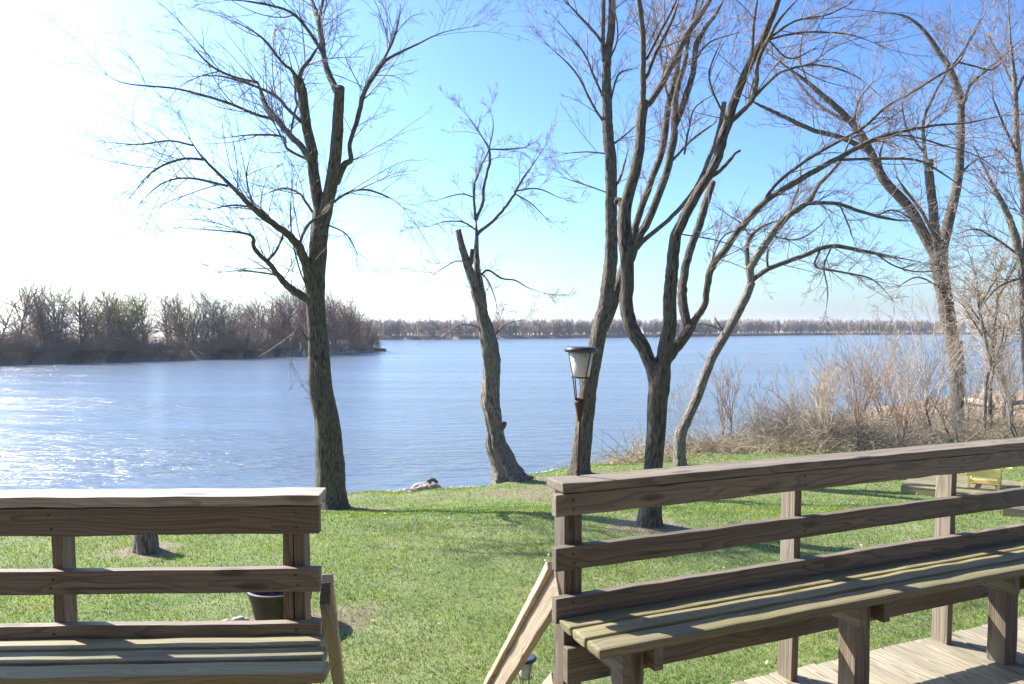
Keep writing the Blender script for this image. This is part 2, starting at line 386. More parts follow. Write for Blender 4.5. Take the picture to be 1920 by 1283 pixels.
# ------------------------------------------------------------------ grass, pebbles, leaves (uncountable)
def blades():
    N=520000
    # sample more densely near the camera, inside the visible wedge
    y=4.2+ (rng.random(N)**1.35)*17; x=rng.uniform(-1,1,N)*(y*.78+.6)
    x=np.where(rng.random(N)<.0,x,x)
    s=shore(x)-y; d=dirtmask(x,y); l=littermask(x,y)
    clump=.5+.5*np.sin(2.3*x+1.9*np.sin(1.7*y))*np.sin(2.9*y+1.3*np.sin(2.1*x))
    keep=(s>1.2)&(rng.random(N)>d*1.0-.12)&(rng.random(N)>l*1.1)&(y<21)
    x,y,clump=x[keep],y[keep],clump[keep]; n=len(x); z=hgt(x,y)
    h=rng.uniform(.012,.034,n)*(.75+.6*clump); w=.0022+y*.00028; a=rng.uniform(0,6.283,n)
    lean=rng.normal(0,.6,(n,2))*h[:,None]
    wx,wy=np.cos(a)*w,np.sin(a)*w
    v=np.zeros((n,3,3)); v[:,0]=np.stack([x-wx,y-wy,z-.004],-1); v[:,1]=np.stack([x+wx,y+wy,z-.004],-1); v[:,2]=np.stack([x+lean[:,0],y+lean[:,1],z+h],-1)
    me=mesh('grass',v.reshape(-1,3),np.arange(n*3).reshape(n,3),False,{'tint':('FLOAT',np.repeat(rng.random(n)*.7+.3*clump,3))})
    g=NT('grass_blade'); t=g.attr('tint').outputs['Fac']
    col=g.ramp(t,[(0,(.035,.08,.01)),(.45,(.085,.158,.022)),(.82,(.15,.215,.038)),(.92,(.27,.27,.11)),(1,(.42,.38,.22))])
    far=g.noise(g.tc(),.7,5,.65); col=g.mix(g.ramp(far,[(.42,0.),(.62,1.)]),col,g.mix(1.,col,(1.55,1.22,.95),'MULTIPLY')); f3=g.noise(g.tc(),4.5,4,.7); col=g.mix(1.,col,g.ramp(f3,[(.3,.7),(.65,1.2)]),'MULTIPLY')
    g.fin(col,.6); g.b.inputs['Subsurface Weight'].default_value=0
    # thin blades let some light through
    tr=g.n('ShaderNodeBsdfTranslucent'); g.put(tr.inputs[0],g.mix(1.,col,(1.3,1.5,.7),'MULTIPLY')); mx=g.n('ShaderNodeMixShader'); mx.inputs[0].default_value=.4
    g.l(g.b.outputs[0],mx.inputs[1]); g.l(tr.outputs[0],mx.inputs[2]); g.l(mx.outputs[0],g.out.inputs['Surface'])
    tag(link('grass',me,g.m),'short spring green lawn grass below the deck','grass',kind='stuff')
blades()
ICO=None
def ico():
    bm=bmesh.new(); bmesh.ops.create_icosphere(bm,subdivisions=1,radius=1); v=np.array([q.co[:] for q in bm.verts]); f=np.array([[w.index for w in q.verts] for q in bm.faces]); bm.free(); return v,f
IV,IF=ico()
def scatter_stones(name,pos,rad,mat,label,cat):
    n=len(pos); sc=rng.uniform(.6,1.3,(n,1,3))*rad[:,None,None]; sc[...,2]*=.55
    V=(IV[None]*(1+rng.normal(0,.16,(n,len(IV),1))))*sc+pos[:,None,:]
    Fc=(IF[None]+np.arange(n)[:,None,None]*len(IV)).reshape(-1,3)
    return tag(link(name,mesh(name,V.reshape(-1,3),Fc,False),mat),label,cat,kind='stuff')
n=7000; x=rng.uniform(-11,4.5,n); s=rng.normal(.5,.75,n); y=shore(x)-s; z=hgt(x,y)
scatter_stones('pebbles',np.stack([x,y,z+.005],-1),rng.uniform(.012,.05,n)*np.where(rng.random(n)<.06,1.8,1),M['pebble'],'grey and white pebbles along the water edge below the lawn','pebbles')
def leaves(name,n,fn,size,cols,label,cat):
    pts=fn(n); n=len(pts); a=rng.uniform(0,6.28,n); t=rng.normal(0,.35,(n,2)); sz=rng.uniform(.6,1.3,n)*size
    u=np.stack([np.cos(a),np.sin(a),t[:,0]],-1)*sz[:,None]; w=np.stack([-np.sin(a),np.cos(a),t[:,1]],-1)*sz[:,None]*.6
    c=pts+np.array([0,0,.012]); curl=np.array([0,0,1])*sz[:,None]*.25
    v=np.stack([c-u,c-w+curl,c+u,c+w+curl],1)
    me=mesh(name,v.reshape(-1,3),np.arange(n*4).reshape(n,4),False,{'tint':('FLOAT',np.repeat(rng.random(n),4))})
    g=NT(name); g.fin(g.ramp(g.attr('tint').outputs['Fac'],cols),.8)
    return tag(link(name,me,g.m),label,cat,kind='stuff')
def fn(n):
    x=rng.uniform(2,22,n*3); y=rng.uniform(13,36,n*3); k=rng.random(n*3)<littermask(x,y); x,y=x[k][:n],y[k][:n]; return np.stack([x,y,hgt(x,y)],-1)
leaves('leaf_litter',16000,fn,.045,[(0,(.14,.08,.04)),(.5,(.30,.19,.10)),(.85,(.46,.33,.2)),(1,(.62,.5,.36))],'brown dead leaves strewn along the brushy bank','leaves')
def fn(n):
    y=4.5+rng.random(n)*12; x=rng.uniform(-1,1,n)*y*.8; k=shore(x)-y>2; x,y=x[k],y[k]; return np.stack([x,y,hgt(x,y)+.02],-1)
leaves('lawn_leaves',220,fn,.02,[(0,(.3,.2,.1)),(.6,(.5,.38,.24)),(1,(.66,.58,.44))],'pale dead leaves sprinkled over the lawn','leaves')
# ------------------------------------------------------------------ planks
def plank(name,p0,p1,wdir,w,t,mat,parent,bev=.004,wob=.0012,rag=0.,seed=None):
    p0,p1,wdir=Vector(p0),Vector(p1),Vector(wdir)
    L=(p1-p0).length; X=(p1-p0)/L; Y=(wdir-X*wdir.dot(X)).normalized(); Z=X.cross(Y)
    bm=bmesh.new(); g=random.Random(seed if seed is not None else sum(map(ord,name))%999+int(L*1000))
    nseg=max(2,int(L/.12)); rings=[]
    xs=[L*i/nseg for i in range(nseg+1)]
    for i,xx in enumerate(xs):
        oy=g.gauss(0,wob);oz=g.gauss(0,wob)
        rings.append([bm.verts.new((xx+(g.uniform(-rag,rag) if i in(0,nseg) else 0),a*w/2+oy,b*t/2+oz)) for a,b in((-1,-1),(1,-1),(1,1),(-1,1))])
    for i in range(nseg):
        for k in range(4): bm.faces.new((rings[i][k],rings[i][(k+1)%4],rings[i+1][(k+1)%4],rings[i+1][k]))
    bm.faces.new(rings[0][::-1]); bm.faces.new(rings[-1])
    bmesh.ops.recalc_face_normals(bm,faces=bm.faces)
    ed=[e for e in bm.edges if e.is_manifold and e.calc_face_angle(0)>.8]
    bmesh.ops.bevel(bm,geom=ed,offset=bev,segments=2,profile=.6,affect='EDGES')
    me=bpy.data.meshes.new(name); bm.to_mesh(me); bm.free()
    for pl in me.polygons: pl.use_smooth=False
    me.materials.append(mat)
    o=bpy.data.objects.new(name,me); C.objects.link(o)
    m=Matrix((X,Y,Z)).transposed().to_4x4(); m.translation=p0
    if parent is not None:
        o.parent=parent; o.matrix_parent_inverse=root_inv(parent)
    o.matrix_basis=m
    return o
UP=Vector((0,0,1))
class Frame:
    def __init__(s,O,d):
        s.O=Vector((O.x,O.y,0)); s.d=Vector(d).normalized(); n=s.d.cross(UP)
        if n.dot(-s.O)<0: n=-n
        s.n=n
    def pt(s,a,n,z): return s.O+s.d*a+s.n*n+UP*z
    def along(s,name,a0,a1,n0,n1,z0,z1,mat,par,**k):     # board running along the rail
        return plank(name,s.pt(a0,(n0+n1)/2,(z0+z1)/2),s.pt(a1,(n0+n1)/2,(z0+z1)/2),UP if abs(z1-z0)>abs(n1-n0) else s.n,max(abs(z1-z0),abs(n1-n0)),min(abs(z1-z0),abs(n1-n0)),mat,par,**k)
    def post(s,name,a0,a1,n0,n1,z0,z1,mat,par,**k):
        wd=s.n if abs(n1-n0)>=abs(a1-a0) else s.d
        return plank(name,s.pt((a0+a1)/2,(n0+n1)/2,z0),s.pt((a0+a1)/2,(n0+n1)/2,z1),wd,max(abs(n1-n0),abs(a1-a0)),min(abs(n1-n0),abs(a1-a0)),mat,par,**k)
    def cross(s,name,a0,a1,n0,n1,z0,z1,mat,par,**k):     # board running toward the viewer
        return plank(name,s.pt((a0+a1)/2,n0,(z0+z1)/2),s.pt((a0+a1)/2,n1,(z0+z1)/2),UP if abs(z1-z0)>abs(a1-a0) else s.d,max(abs(z1-z0),abs(a1-a0)),min(abs(z1-z0),abs(a1-a0)),mat,par,**k)
def lathe(prof,sides=24):
    V=[];Fc=[]
    for r,z in prof:
        for k in range(sides): V.append((r*math.cos(2*math.pi*k/sides),r*math.sin(2*math.pi*k/sides),z))
    for i in range(len(prof)-1):
        for k in range(sides): Fc.append((i*sides+k,i*sides+(k+1)%sides,(i+1)*sides+(k+1)%sides,(i+1)*sides+k))
    return V,Fc
# left rail
DL=2.66
OL=P(598,1000,DL); FL=Frame(OL,(-math.cos(R(2.2)),-math.sin(R(2.2)),0))
zcap=zat(928,DL); zb1=zat(1001,DL); zb0=zcap-.04
DR=2.80
OR=P(1043,940,DR); _e=P(1920,880,3.87); FR=Frame(OR,(_e.x-OR.x,_e.y-OR.y,0))
DECK=EYE-1.60; SEAT=EYE-1.104
W=M['wood']
def railing(fr,L,zc,zbeam,zm,z3,posts,dbl,label,name='railing'):
    r=empty(name,fr.pt(0,-.08,DECK)); tag(r,label,'railing')
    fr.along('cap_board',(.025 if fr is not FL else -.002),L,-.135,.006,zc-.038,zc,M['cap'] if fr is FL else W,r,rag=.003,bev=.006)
    fr.along('top_rail',0,L,-.038,0,zbeam,zc-.041,W,r)
    fr.along('middle_rail',0.0,L,-.038,0,zm[0],zm[1],W,r)
    fr.along('lower_rail',0.0,L,-.038,0,z3[0],z3[1],W,r)
    for i,a in enumerate(posts):
        if i==0 and dbl:
            fr.post('post',a,a+.038,-.128,-.040,-.02,zc-.040,W,r,seed=3)
            fr.post('post',a+.041,a+.079,-.128,-.040,-.02,zc-.040,W,r,seed=4)
        else: fr.post('post',a,a+.038,-.128,-.040,-.02,zc-.040,W,r,seed=i+8)
    for a in posts:
        for z in (zc-.065,zbeam+.025,zm[0]+.025,zm[1]-.025,z3[1]-.025):
            screw(fr,a+.02,z,r)
    return r
SCR=None
def screw(fr,a,z,par):
    global SCR
    if SCR is None:
        v,f=lathe([(.0004,.0012),(.0035,.0012),(.0045,.0),(.0045,-.002)],10); SCR=mesh('screw',v,f); SCR.materials.append(M['iron'])
    o=bpy.data.objects.new('screw',SCR); C.objects.link(o); o.parent=par; o.matrix_parent_inverse=root_inv(par)
    m=Matrix((fr.d,UP.cross(fr.n)*0+UP,fr.n)).transposed().to_4x4(); m.translation=fr.pt(a+random.gauss(0,.004),.0025,z+random.gauss(0,.003)); o.matrix_basis=m
RL=railing(FL,2.6,zcap,zb1,(zat(1110,DL),zat(1066,DL)),(zat(1198,DL),zat(1168,DL)),[.062,.93,1.85],True,'brown timber railing left of the stair gap with sunlit white cap')
RR=railing(FR,4.6,zat(909,DR),zat(971,DR),(zat(1074,DR),zat(1030,DR)),(zat(1171,DR),zat(1124,DR)),[.055,1.215,2.235,3.25,4.2],True,'long slanting timber railing right of the stair gap')
FR.along('skirt_board',.05,4.6,-.038,0,SEAT-.27,SEAT-.13,W,RR)
FL.along('skirt_board',.05,2.6,-.038,0,SEAT-.27,SEAT-.13,W,RL)
def bench(fr,L,legs,label):
    b=empty('bench',fr.pt(0,.16,DECK)); tag(b,label,'bench')
    for k,(n0,n1) in enumerate(((.006,.095),(.112,.201),(.218,.312))):
        fr.along('seat_board',(.012 if fr is FR else -.02-.03*k),L,n0,n1,SEAT-.038,SEAT,M['seat'],b,rag=.004,bev=.008 if k<2 else .012,seed=40+k)
    for a in legs:
        fr.post('leg',a,a+.089,.14,.229,DECK+.001,SEAT-.041,W,b)
        fr.cross('cleat',a-.041,a-.003,.004,.29,SEAT-.13,SEAT-.041,W,b)
        fr.cross('cleat',a+.092,a+.13,.004,.29,SEAT-.13,SEAT-.041,W,b)
    return b
bench(FL,2.6,(.25,1.3,2.3),'slatted timber bench in front of the left railing')
bench(FR,4.6,(.16,1.30,2.27,3.3,4.25),'long mossy timber bench along the right railing')
# deck floor
def deck():
    d=empty('deck',(0,1.5,DECK)); tag(d,'pale weathered plank deck floor under the benches','deck')
    a=.0; i=0
    L=4.75
    while a<L:
        FR.cross('deck_board',a,a+.138,-.14,2.4,DECK-.038,DECK,M['deckw'],d,seed=i,rag=.006); a+=.147; i+=1
    FR.along('rim_joist',0,L,-.128,-.09,DECK-.25,DECK-.04,W,d)
    a=.0
    while a<2.6:
        FL.cross('deck_board',a,a+.138,-.14,2.4,DECK-.040,DECK-.002,M['deckw'],d,seed=i,rag=.006); a+=.147; i+=1
    FL.along('rim_joist',0,2.6,-.128,-.09,DECK-.25,DECK-.042,W,d)
    # boards between the two benches, behind the stair head
    A=FL.pt(-.006,-.13,0);B=FR.pt(-.006,-.13,0); w=(B-A); e=w.normalized(); nn=UP.cross(e)*-1
    k=0
    while k<14:
        p=A+nn*(.072+.144*k)+UP*(DECK-.0195); q=B+nn*(.072+.144*k)+UP*(DECK-.0195)
        g=(q-p); plank('deck_board',p+g*.004,q-g*.004,nn,.138,.037,M['deckw'],d,seed=80+k); k+=1
    # support posts
    for fr,aa in((FR,(.6,2.4,4.2)),(FL,(.6,2.2))):
        for a in aa: fr.post('support_post',a,a+.1,.05,.15,-.1,DECK-.045,W,d)
deck()
# stairs
SD=ray(693,1695); SD=SD/SD.y; SH=Vector((-.195,1,0)).normalized()
SDn=SD.normalized(); SR=Vector((SH.y,-SH.x,0))
def stairs():
    s=empty('stairs',(-.25,3.2,0)); tag(s,'timber stairs with slanted handrails going down from the deck to the lawn','stairs')
    A=FL.pt(-.0,-.1,0);B=FR.pt(.0,-.1,0)
    run=Vector((SD.x,SD.y,0)); 
    for side,(px,py,D) in enumerate(((609,1112,2.76),(1052,1092,2.90))):
        p=P(px,py,D); q=p+SD*1.9
        nrm=SR; sg=-1 if side else 1          # sg: towards the middle of the stairs
        v=(UP-SDn*UP.dot(SDn)).normalized()
        plank('handrail',p,q,v,.115 if side else .085,.038,M['rail'] if side else W,s,seed=side+60)
        plank('handrail_cap',p+v*(.077 if side else .06)+nrm*sg*.006+SDn*.01,q+v*(.077 if side else .06)+nrm*sg*.006,nrm,.075 if side else .045,.035,M['rail'],s,seed=side+62)
        p2=p-UP*.42+SDn*.06; q2=q-UP*.42
        plank('lower_handrail',p2,q2,v,.138,.038,M['rail'],s,seed=side+64)
        e=p+SD*1.84
        plank('newel_post',Vector((e.x,e.y,-.1)),Vector((e.x,e.y,e.z+.04)),nrm,.089,.036,M['rail'],s,seed=side+66)
    for k in range(7):
        z=DECK-.19*(k+1)
        c=(A+B)/2+SH*(.16+.257*k); c.z=z
        if z<.5: break
        plank('tread',c-SR*.36,c+SR*.36,SH,.24,.038,M['deckw'],s,seed=k)
    for sg in(-1,1):
        a=(A+B)/2+SR*.39*sg; a.z=DECK-.17
        plank('stringer',a,a+SD*1.45,UP,.22,.036,M['rail'],s,seed=70+sg)
stairs()
# ------------------------------------------------------------------ unseen siding wall, added tall behind the deck to block sky light
def added_house():
    h=empty('added_house',(0,-1.35,0)); tag(h,'unseen brown sided wall added behind the deck to block sky light','added_house')
    n=NT('brown_siding'); p=n.tc(); f=n.noise(n.mapp(p,(1,1,18)),2.,4,.6); mt=n.fin(n.mix(f,(.07,.05,.04),(.12,.09,.07)),.85)
    z=.0; k=0; V=[];Fc=[]
    while z<8.6:                       # lap siding: each course leans out over the one below
        b=len(V); V+=[(-7,-1.30,z),(9,-1.30,z),(9,-1.325,z+.2),(-7,-1.325,z+.2)]; Fc.append((b,b+1,b+2,b+3)); V+=[(-7,-1.325,z+.2),(9,-1.325,z+.2),(9,-1.30,z+.2),(-7,-1.30,z+.2)]; Fc.append((b+4,b+5,b+6,b+7)); z+=.2
    link('wall',mesh('wall',V,Fc),mt,h)
    plank('eave',(-7.3,-.9,8.6),(9.3,-.9,8.6),(0,1,0),1.1,.16,M['wood'],h)
    gm=NT('window_glass').fin((.02,.025,.03),.05)
    for x in(-3.,1.6):
        o=plank('window_frame',(x,-1.28,DECK+1.5),(x+1.6,-1.28,DECK+1.5),UP,1.3,.05,M['rail'],h)
        g_=plank('window',(x+.07,-1.27,DECK+1.5),(x+1.53,-1.27,DECK+1.5),UP,1.16,.05,gm,h)
added_house()
# ------------------------------------------------------------------ solar torch lamps
def torch(base,pole,label,tilt=0.):
    # pole: length under the cone
    t=empty('torch_lamp',base); t.rotation_euler=(R(0),R(tilt),R(20)); tag(t,label,'lamp','solar torch lamps')
    def add(name,me,mat,par=t): return link(name,me,mat,par,world=False)
    tb=Tubes(); tb.limb([(0,0,0),(0,0,pole)],[.006,.006],8); o=tb.build('pole',M['iron']); o.parent=t
    c0=pole
    v,f=lathe([(.007,c0-.01),(.009,c0),(.018,c0+.045),(.0225,c0+.06),(.0235,c0+.063),(.0235,c0+.070),(.021,c0+.072),(.021,c0+.082),(.018,c0+.082),(.012,c0+.05)])
    add('socket',mesh('socket',v,f,True),M['iron'])
    z0,z1,z2=c0+.075,c0+.165,c0+.272; r0,r1,r2=.022,.037,.063
    tb=Tubes()
    for k in range(4):
        a=2*math.pi*k/4+.2; e=(math.cos(a),math.sin(a))
        tb.limb([(r0*e[0],r0*e[1],z0),(r1*e[0],r1*e[1],z1),(r2*e[0],r2*e[1],z2)],[.0023]*3,6)
    for rr,zz in((r1,z1),(r2,z2)):
        ring=[(rr*math.cos(q),rr*math.sin(q),zz) for q in np.linspace(0,2*math.pi,25)]
        tb.limb(ring,[.0024]*25,6,cap=False)
    o=tb.build('cage',M['iron']); o.parent=t
    v,f=lathe([(0.001,z1+.004),(.034,z1+.004),(.0355,z1+.008),(.050,z2-.004),(.048,z2-.004),(.034,z1+.010),(.001,z1+.008)])
    add('shade',mesh('shade',v,f,True),M['glass'])
    v,f=lathe([(.001,z2-.005),(.06,z2-.006),(.064,z2-.004),(.068,z2+.001),(.069,z2+.006),(.060,z2+.014),(.053,z2+.017),(.05,z2+.0165),(.001,z2+.0165)])
    add('cap',mesh('cap',v,f,True),M['blackcap'])
    tb=Tubes(); tb.limb([(0,0,z1-.03),(0,0,z1+.004)],[.006,.008],8); o=tb.build('bulb_stem',M['glass']); o.parent=t
    return t
zc=zat(909,DR); 
lb=Gz(1084,892,zc); 
hh=P(1084,652,lb.y).z-zc
torch((lb.x,lb.y,zc),hh-.285,'black capped solar torch lamp standing on the right railing cap',tilt=1.2)
b2=P(985,1232,4.3); torch((b2.x,b2.y,float(hgt(b2.x,b2.y))),b2.z-.285-float(hgt(b2.x,b2.y)),'solar torch lamp in the lawn behind the stair handrail')
# ------------------------------------------------------------------ trees from traced limbs
def tree(name,base,limbs,label,seed,depthspread=1.2,twig=(.9,.14),droop=.5,bark_m='bark',twig_m='twig',r3=.0020,rough=.10,minr=.09,bend=.35,cat='tree',dens=.95,group=None,up=.0,butt=.35,l3=1.):
    g=np.random.default_rng(seed); D0=base.y
    root=empty(name,base); tag(root,label,cat,group)
    done=[]   # (px array, depth array)
    tw=[]; 
    for li,(lp,opts) in enumerate(limbs):
        lp=np.array(lp,float); n=len(lp)
        if li==0: ds=0.; de=opts.get('dd',0.)
        else:
            best=None
            for (q,dd) in done:
                e=np.hypot(q[:,0]-lp[0,0],q[:,1]-lp[0,1]); k=e.argmin()
                if best is None or e[k]<best[0]: best=(e[k],dd[k],q[k])
            ds=best[1]; de=ds+opts.get('dd',g.uniform(-1,1)*depthspread*min(1,np.hypot(*(lp[-1,:2]-lp[0,:2]))/250))
        t=np.linspace(0,1,n); dep=D0+ds+(de-ds)*t**1.2
        pts=np.array([P(a,b,d) for (a,b,_),d in zip(lp,dep)]); rad=lp[:,2]/2*dep/F
        if li==0: pts[0,2]=min(pts[0,2],float(hgt(pts[0,0],pts[0,1]))-.06)
        sub=max(3,int(np.linalg.norm(pts[-1]-pts[0])/max(n-1,1)/.09)) if li<3 else 5
        sub=min(sub,14)
        cp=catmull(np.column_stack([pts,rad]),sub); cr=np.maximum(cp[:,3],.003)
        if not opts.get('bare'): cr=cr*np.concatenate([np.ones(len(cr)-len(cr)//3),np.linspace(1,.3,len(cr)//3)])
        cp=cp[:,:3]
        L=np.linalg.norm(cp[-1]-cp[0])
        if n>2:
            kk=len(cp); w=np.sin(np.linspace(0,math.pi,kk))
            cp=cp+ (g.normal(0,1,(kk,3))*np.minimum(cr*.10,.006)[:,None])*w[:,None]
        big=cr[0]>.045
        tb=Tubes(); tb.limb(cp,cr,36 if li==0 else (16 if big else 8),rough=(rough if li==0 else rough*.8 if big else .05),seed=seed*10+li,flute=butt if li==0 else 0)
        o=tb.build('trunk' if li==0 else 'limb',M[bark_m] if (li==0 or cr[0]>.06) else M['limb'],root)
        # record samples in pixels
        q=[];dd=[]
        ts=np.linspace(0,1,30)
        for tt in ts:
            k=tt*(n-1);i=min(int(k),n-2);f=k-i
            q.append(lp[i,:2]*(1-f)+lp[i+1,:2]*f); dd.append((ds+(de-ds)*(tt**1.2)))
        done.append((np.array(q),np.array(dd)))
        # twig sources
        if not opts.get('bare'):
            seg=np.linalg.norm(np.diff(cp,axis=0),axis=1); cum=np.concatenate([[0],np.cumsum(seg)]); LL=cum[-1]
            st=opts.get('from',0.1 if cr[0]<minr else .45)
            cnt=int(LL*(1-st)/twig[1]*opts.get('d',1.)*dens)+ (4 if cr[-1]<.02 else 1)
            tt=np.sort(g.uniform(st,1,cnt)); 
            if cr[-1]<.02: tt[-4:]=.995
            ii=np.clip(np.searchsorted(cum/LL,tt)-1,0,len(cp)-2)
            T=cp[ii+1]-cp[ii]; T/=np.linalg.norm(T,axis=1)[:,None]+1e-9
            q=g.normal(0,1,(cnt,3)); q-=T*(q*T).sum(1)[:,None]; q/=np.linalg.norm(q,axis=1)[:,None]
            a=np.abs(g.normal(.75,.25,cnt))[:,None]; a[-4:]*=.5
            d=T*np.cos(a)+q*np.sin(a)+np.array([0,0,.15+up])
            ln=twig[0]*g.uniform(.35,1.3,cnt)*opts.get('l',1.)
            r=np.minimum(np.maximum(cr[ii]*.5,.0035),.0088*(ln/.9)**.5*g.uniform(.7,1.1,cnt))
            tw.append((cp[ii],d,ln,r))
    p=np.concatenate([a[0] for a in tw]);d=np.concatenate([a[1] for a in tw]);ln=np.concatenate([a[2] for a in tw]);r=np.concatenate([a[3] for a in tw])
    tb=Tubes()
    A=grow(p,d,ln,9,bend,droop,g,.38); rA=taper(r,9,.35); tb.batch(A,rA,4)
    p,d,l,r=spawn(A,rA,6,.7,.42,g,.12,1,.62,up=.1); B=grow(p,d,l,6,bend,droop*1.1,g,.3); rB=taper(np.maximum(r,r3*1.1),6,.6); tb.batch(B,rB,3)
    p,d,l,r=spawn(B,rB,3.2*l3,.65,.5,g,.15,1,.75,up=.08); Cc=grow(p,d,l,4,bend,droop,g,.25); tb.batch(Cc,taper(np.maximum(r*.8,r3),4,.6),3)
    tb.build('crown',M[twig_m],root)
    return root
def Lm(*p,**o): return (list(p),o)
T1=[Lm((624,965,64),(621,930,56),(618,890,53),(614,792,47),(602,733,45),(596,645,36),(593,596,33),(591,546,34),(595,483,33),(601,424,32),(606,395,34),(612,375,28),bare=1),
 Lm((603,400,24),(595,371,22),(587,319,20),(586,288,19),(572,218,18),(567,175,18),(558,146,17),**{'bare':1}),
 Lm((606,405,26),(621,349,24),(630,284,22),(634,218,20),(637,163,18),bare=1),
 Lm((634,175,14),(626,161,12),(610,118,11),(600,52,10),(593,26,9),(582,-6,8),(570,-40,6)),
 Lm((596,45,7),(604,10,6),(612,-40,4)),
 Lm((630,345,13),(645,310,12),(658,299,10),(656,271,8),(672,218,9),(682,175,8),(709,131,7),(730,109,6),(783,83,4.5),(831,61,3.2),(900,48,2)),
 Lm((674,212,6),(691,153,5.5),(726,100,5),(745,50,4),(752,5,3)),
 Lm((590,575,20),(582,535,20),(574,495,18),(565,475,17),(558,458,15),(530,432,13),(482,397,11),(434,349,9),(381,297,7),(353,257,4)),
 Lm((381,299,5),(338,299,4.5),(285,323,3.5),(237,380,2)),Lm((362,273,4),(316,264,3.5),(259,271,3),(185,266,2)),
 Lm((427,349,5),(355,334,4),(303,345,3),(259,384,2)),
 Lm((585,563,18),(573,558,16),(550,545,14),(530,528,12),(508,498,9),(477,467,8),(469,441,6),(403,432,4),(325,426,2.5)),
 Lm((500,490,6),(518,470,5),(530,440,4),(530,420,3)),Lm((525,525,4),(512,515,3.5),(455,508,3),(407,511,2)),
 Lm((582,300,12),(565,275,12),(543,253,11),(520,225,11),(499,201,10),(490,175,10),(484,157,10)),
 Lm((512,223,6),(480,215,5.5),(429,194,5),(338,168,4),(237,157,2.8),(195,138,2)),
 Lm((484,155,6),(440,145,5),(394,122,4),(345,70,2.5)),Lm((565,229,7),(540,205,6),(508,175,5.5),(421,144,4),(350,144,3)),
 Lm((588,401,5),(574,380,5),(560,362,4.5),(530,353,4),(490,367,2.5)),Lm((562,458,6),(568,440,6),(580,419,6),(600,406,6)),
 Lm((578,300,5),(538,279,5),(530,257,4.5),(473,253,4),(412,260,2.5)),
 Lm((622,382,5),(652,362,4.5),(687,356,4),(730,371,3),(761,393,2)),
 Lm((560,150,7),(545,130,6),(530,118,5),(490,70,4.5),(440,40,3)),Lm((560,147,9),(569,127,8),(586,105,6),(600,80,4)),
 Lm((608,105,7),(580,60,6),(543,22,5),(473,4,4),(420,0,3)),Lm((570,212,6),(555,190,5),(552,150,4),(540,100,3.5)),
 Lm((480,396,4),(470,370,3.5),(462,330,3),(470,290,2.2)),Lm((545,250,4),(552,215,4),(560,190,3)),
 Lm((505,412,4.5),(490,395,4),(440,385,3.5),(385,395,2.5)),Lm((610,420,3),(650,440,2.6),(672,480,2)),
 Lm((577,640,3),(560,615,2.5),(548,640,2),(545,690,1.5),l=.6),Lm((585,560,3),(560,500,3),(545,420,2.5),(548,330,2))]
tree('pruned_tree',Vector(T1B),T1,'tall bare tree with cut stubs at the left end of the stair gap',1,1.6,twig=(1.15,.16),droop=.75)
T2=[Lm((957,910,56),(951,890,50),(942,864,42),(929,834,37),(927,809,30),(923,773,32),(921,742,35),(922,697,35),(921,666,34),(916,636,30),(911,615,26),(905,592,21),(898,567,19),(886,525,17),(877,497,15),(868,467,12),(859,431,10),bare=1),
 Lm((879,500,9),(884,490,8),(886,467,7.5),bare=1),
 Lm((912,612,16),(907,585,14),(906,571,14),(902,538,12),(895,502,11),(893,467,10),(894,438,9),(892,409,7)),
 Lm((892,412,5.5),(889,381,5),(889,352,5),(892,334,4)),Lm((892,412,6),(905,381,6),(907,352,5.5),(914,320,5),(918,305,5.5),(917,280,4),(905,259,3),(887,230,2.5),(859,198,1.6)),
 Lm((917,280,3),(952,280,3),(991,276,2)),Lm((892,340,3),(903,310,3),(916,282,2.5),(925,235,2),(918,205,1.5)),Lm((895,440,8),(900,434,7),(923,416,6),(945,391,5.5),(963,366,5),(981,334,4),(1002,305,3.4),(1027,266,2)),
 Lm((963,359,3),(1009,354,2.6),(1052,373,1.6)),Lm((966,364,2.5),(995,381,2.2),(1027,413,1.5)),
 Lm((890,430,4),(886,427,4),(866,416,3),(834,416,2.5),(798,427,1.6)),Lm((889,370,3),(862,364,2.5),(816,377,1.6)),
 Lm((898,520,4),(905,513,4),(916,507,4),(941,522,3.5),(966,526,3),(991,540,2.5),(1024,551,1.6),d=.5),Lm((872,490,2.5),(850,492,2),(809,517,1.5),d=.5),
 Lm((920,640,3),(940,615,3),(960,604,2),(985,600,1.4),d=.5),Lm((905,628,3),(898,615,3),(870,608,2.5),(844,621,1.6),d=.5),Lm((899,510,3),(914,525,2.5),(925,550,2),(932,575,1.4)),
 Lm((936,812,9),(945,797,8),(946,792,8),bare=1)]
tree('pruned_tree',Vector(T2B),T2,'crooked bare tree with a sawn stub at the water edge, middle of the photo',2,.9,twig=(.62,.12),droop=.55,bark_m='bark_pale',twig_m='twig_red',dens=.6,rough=.24,r3=.003,butt=.6)
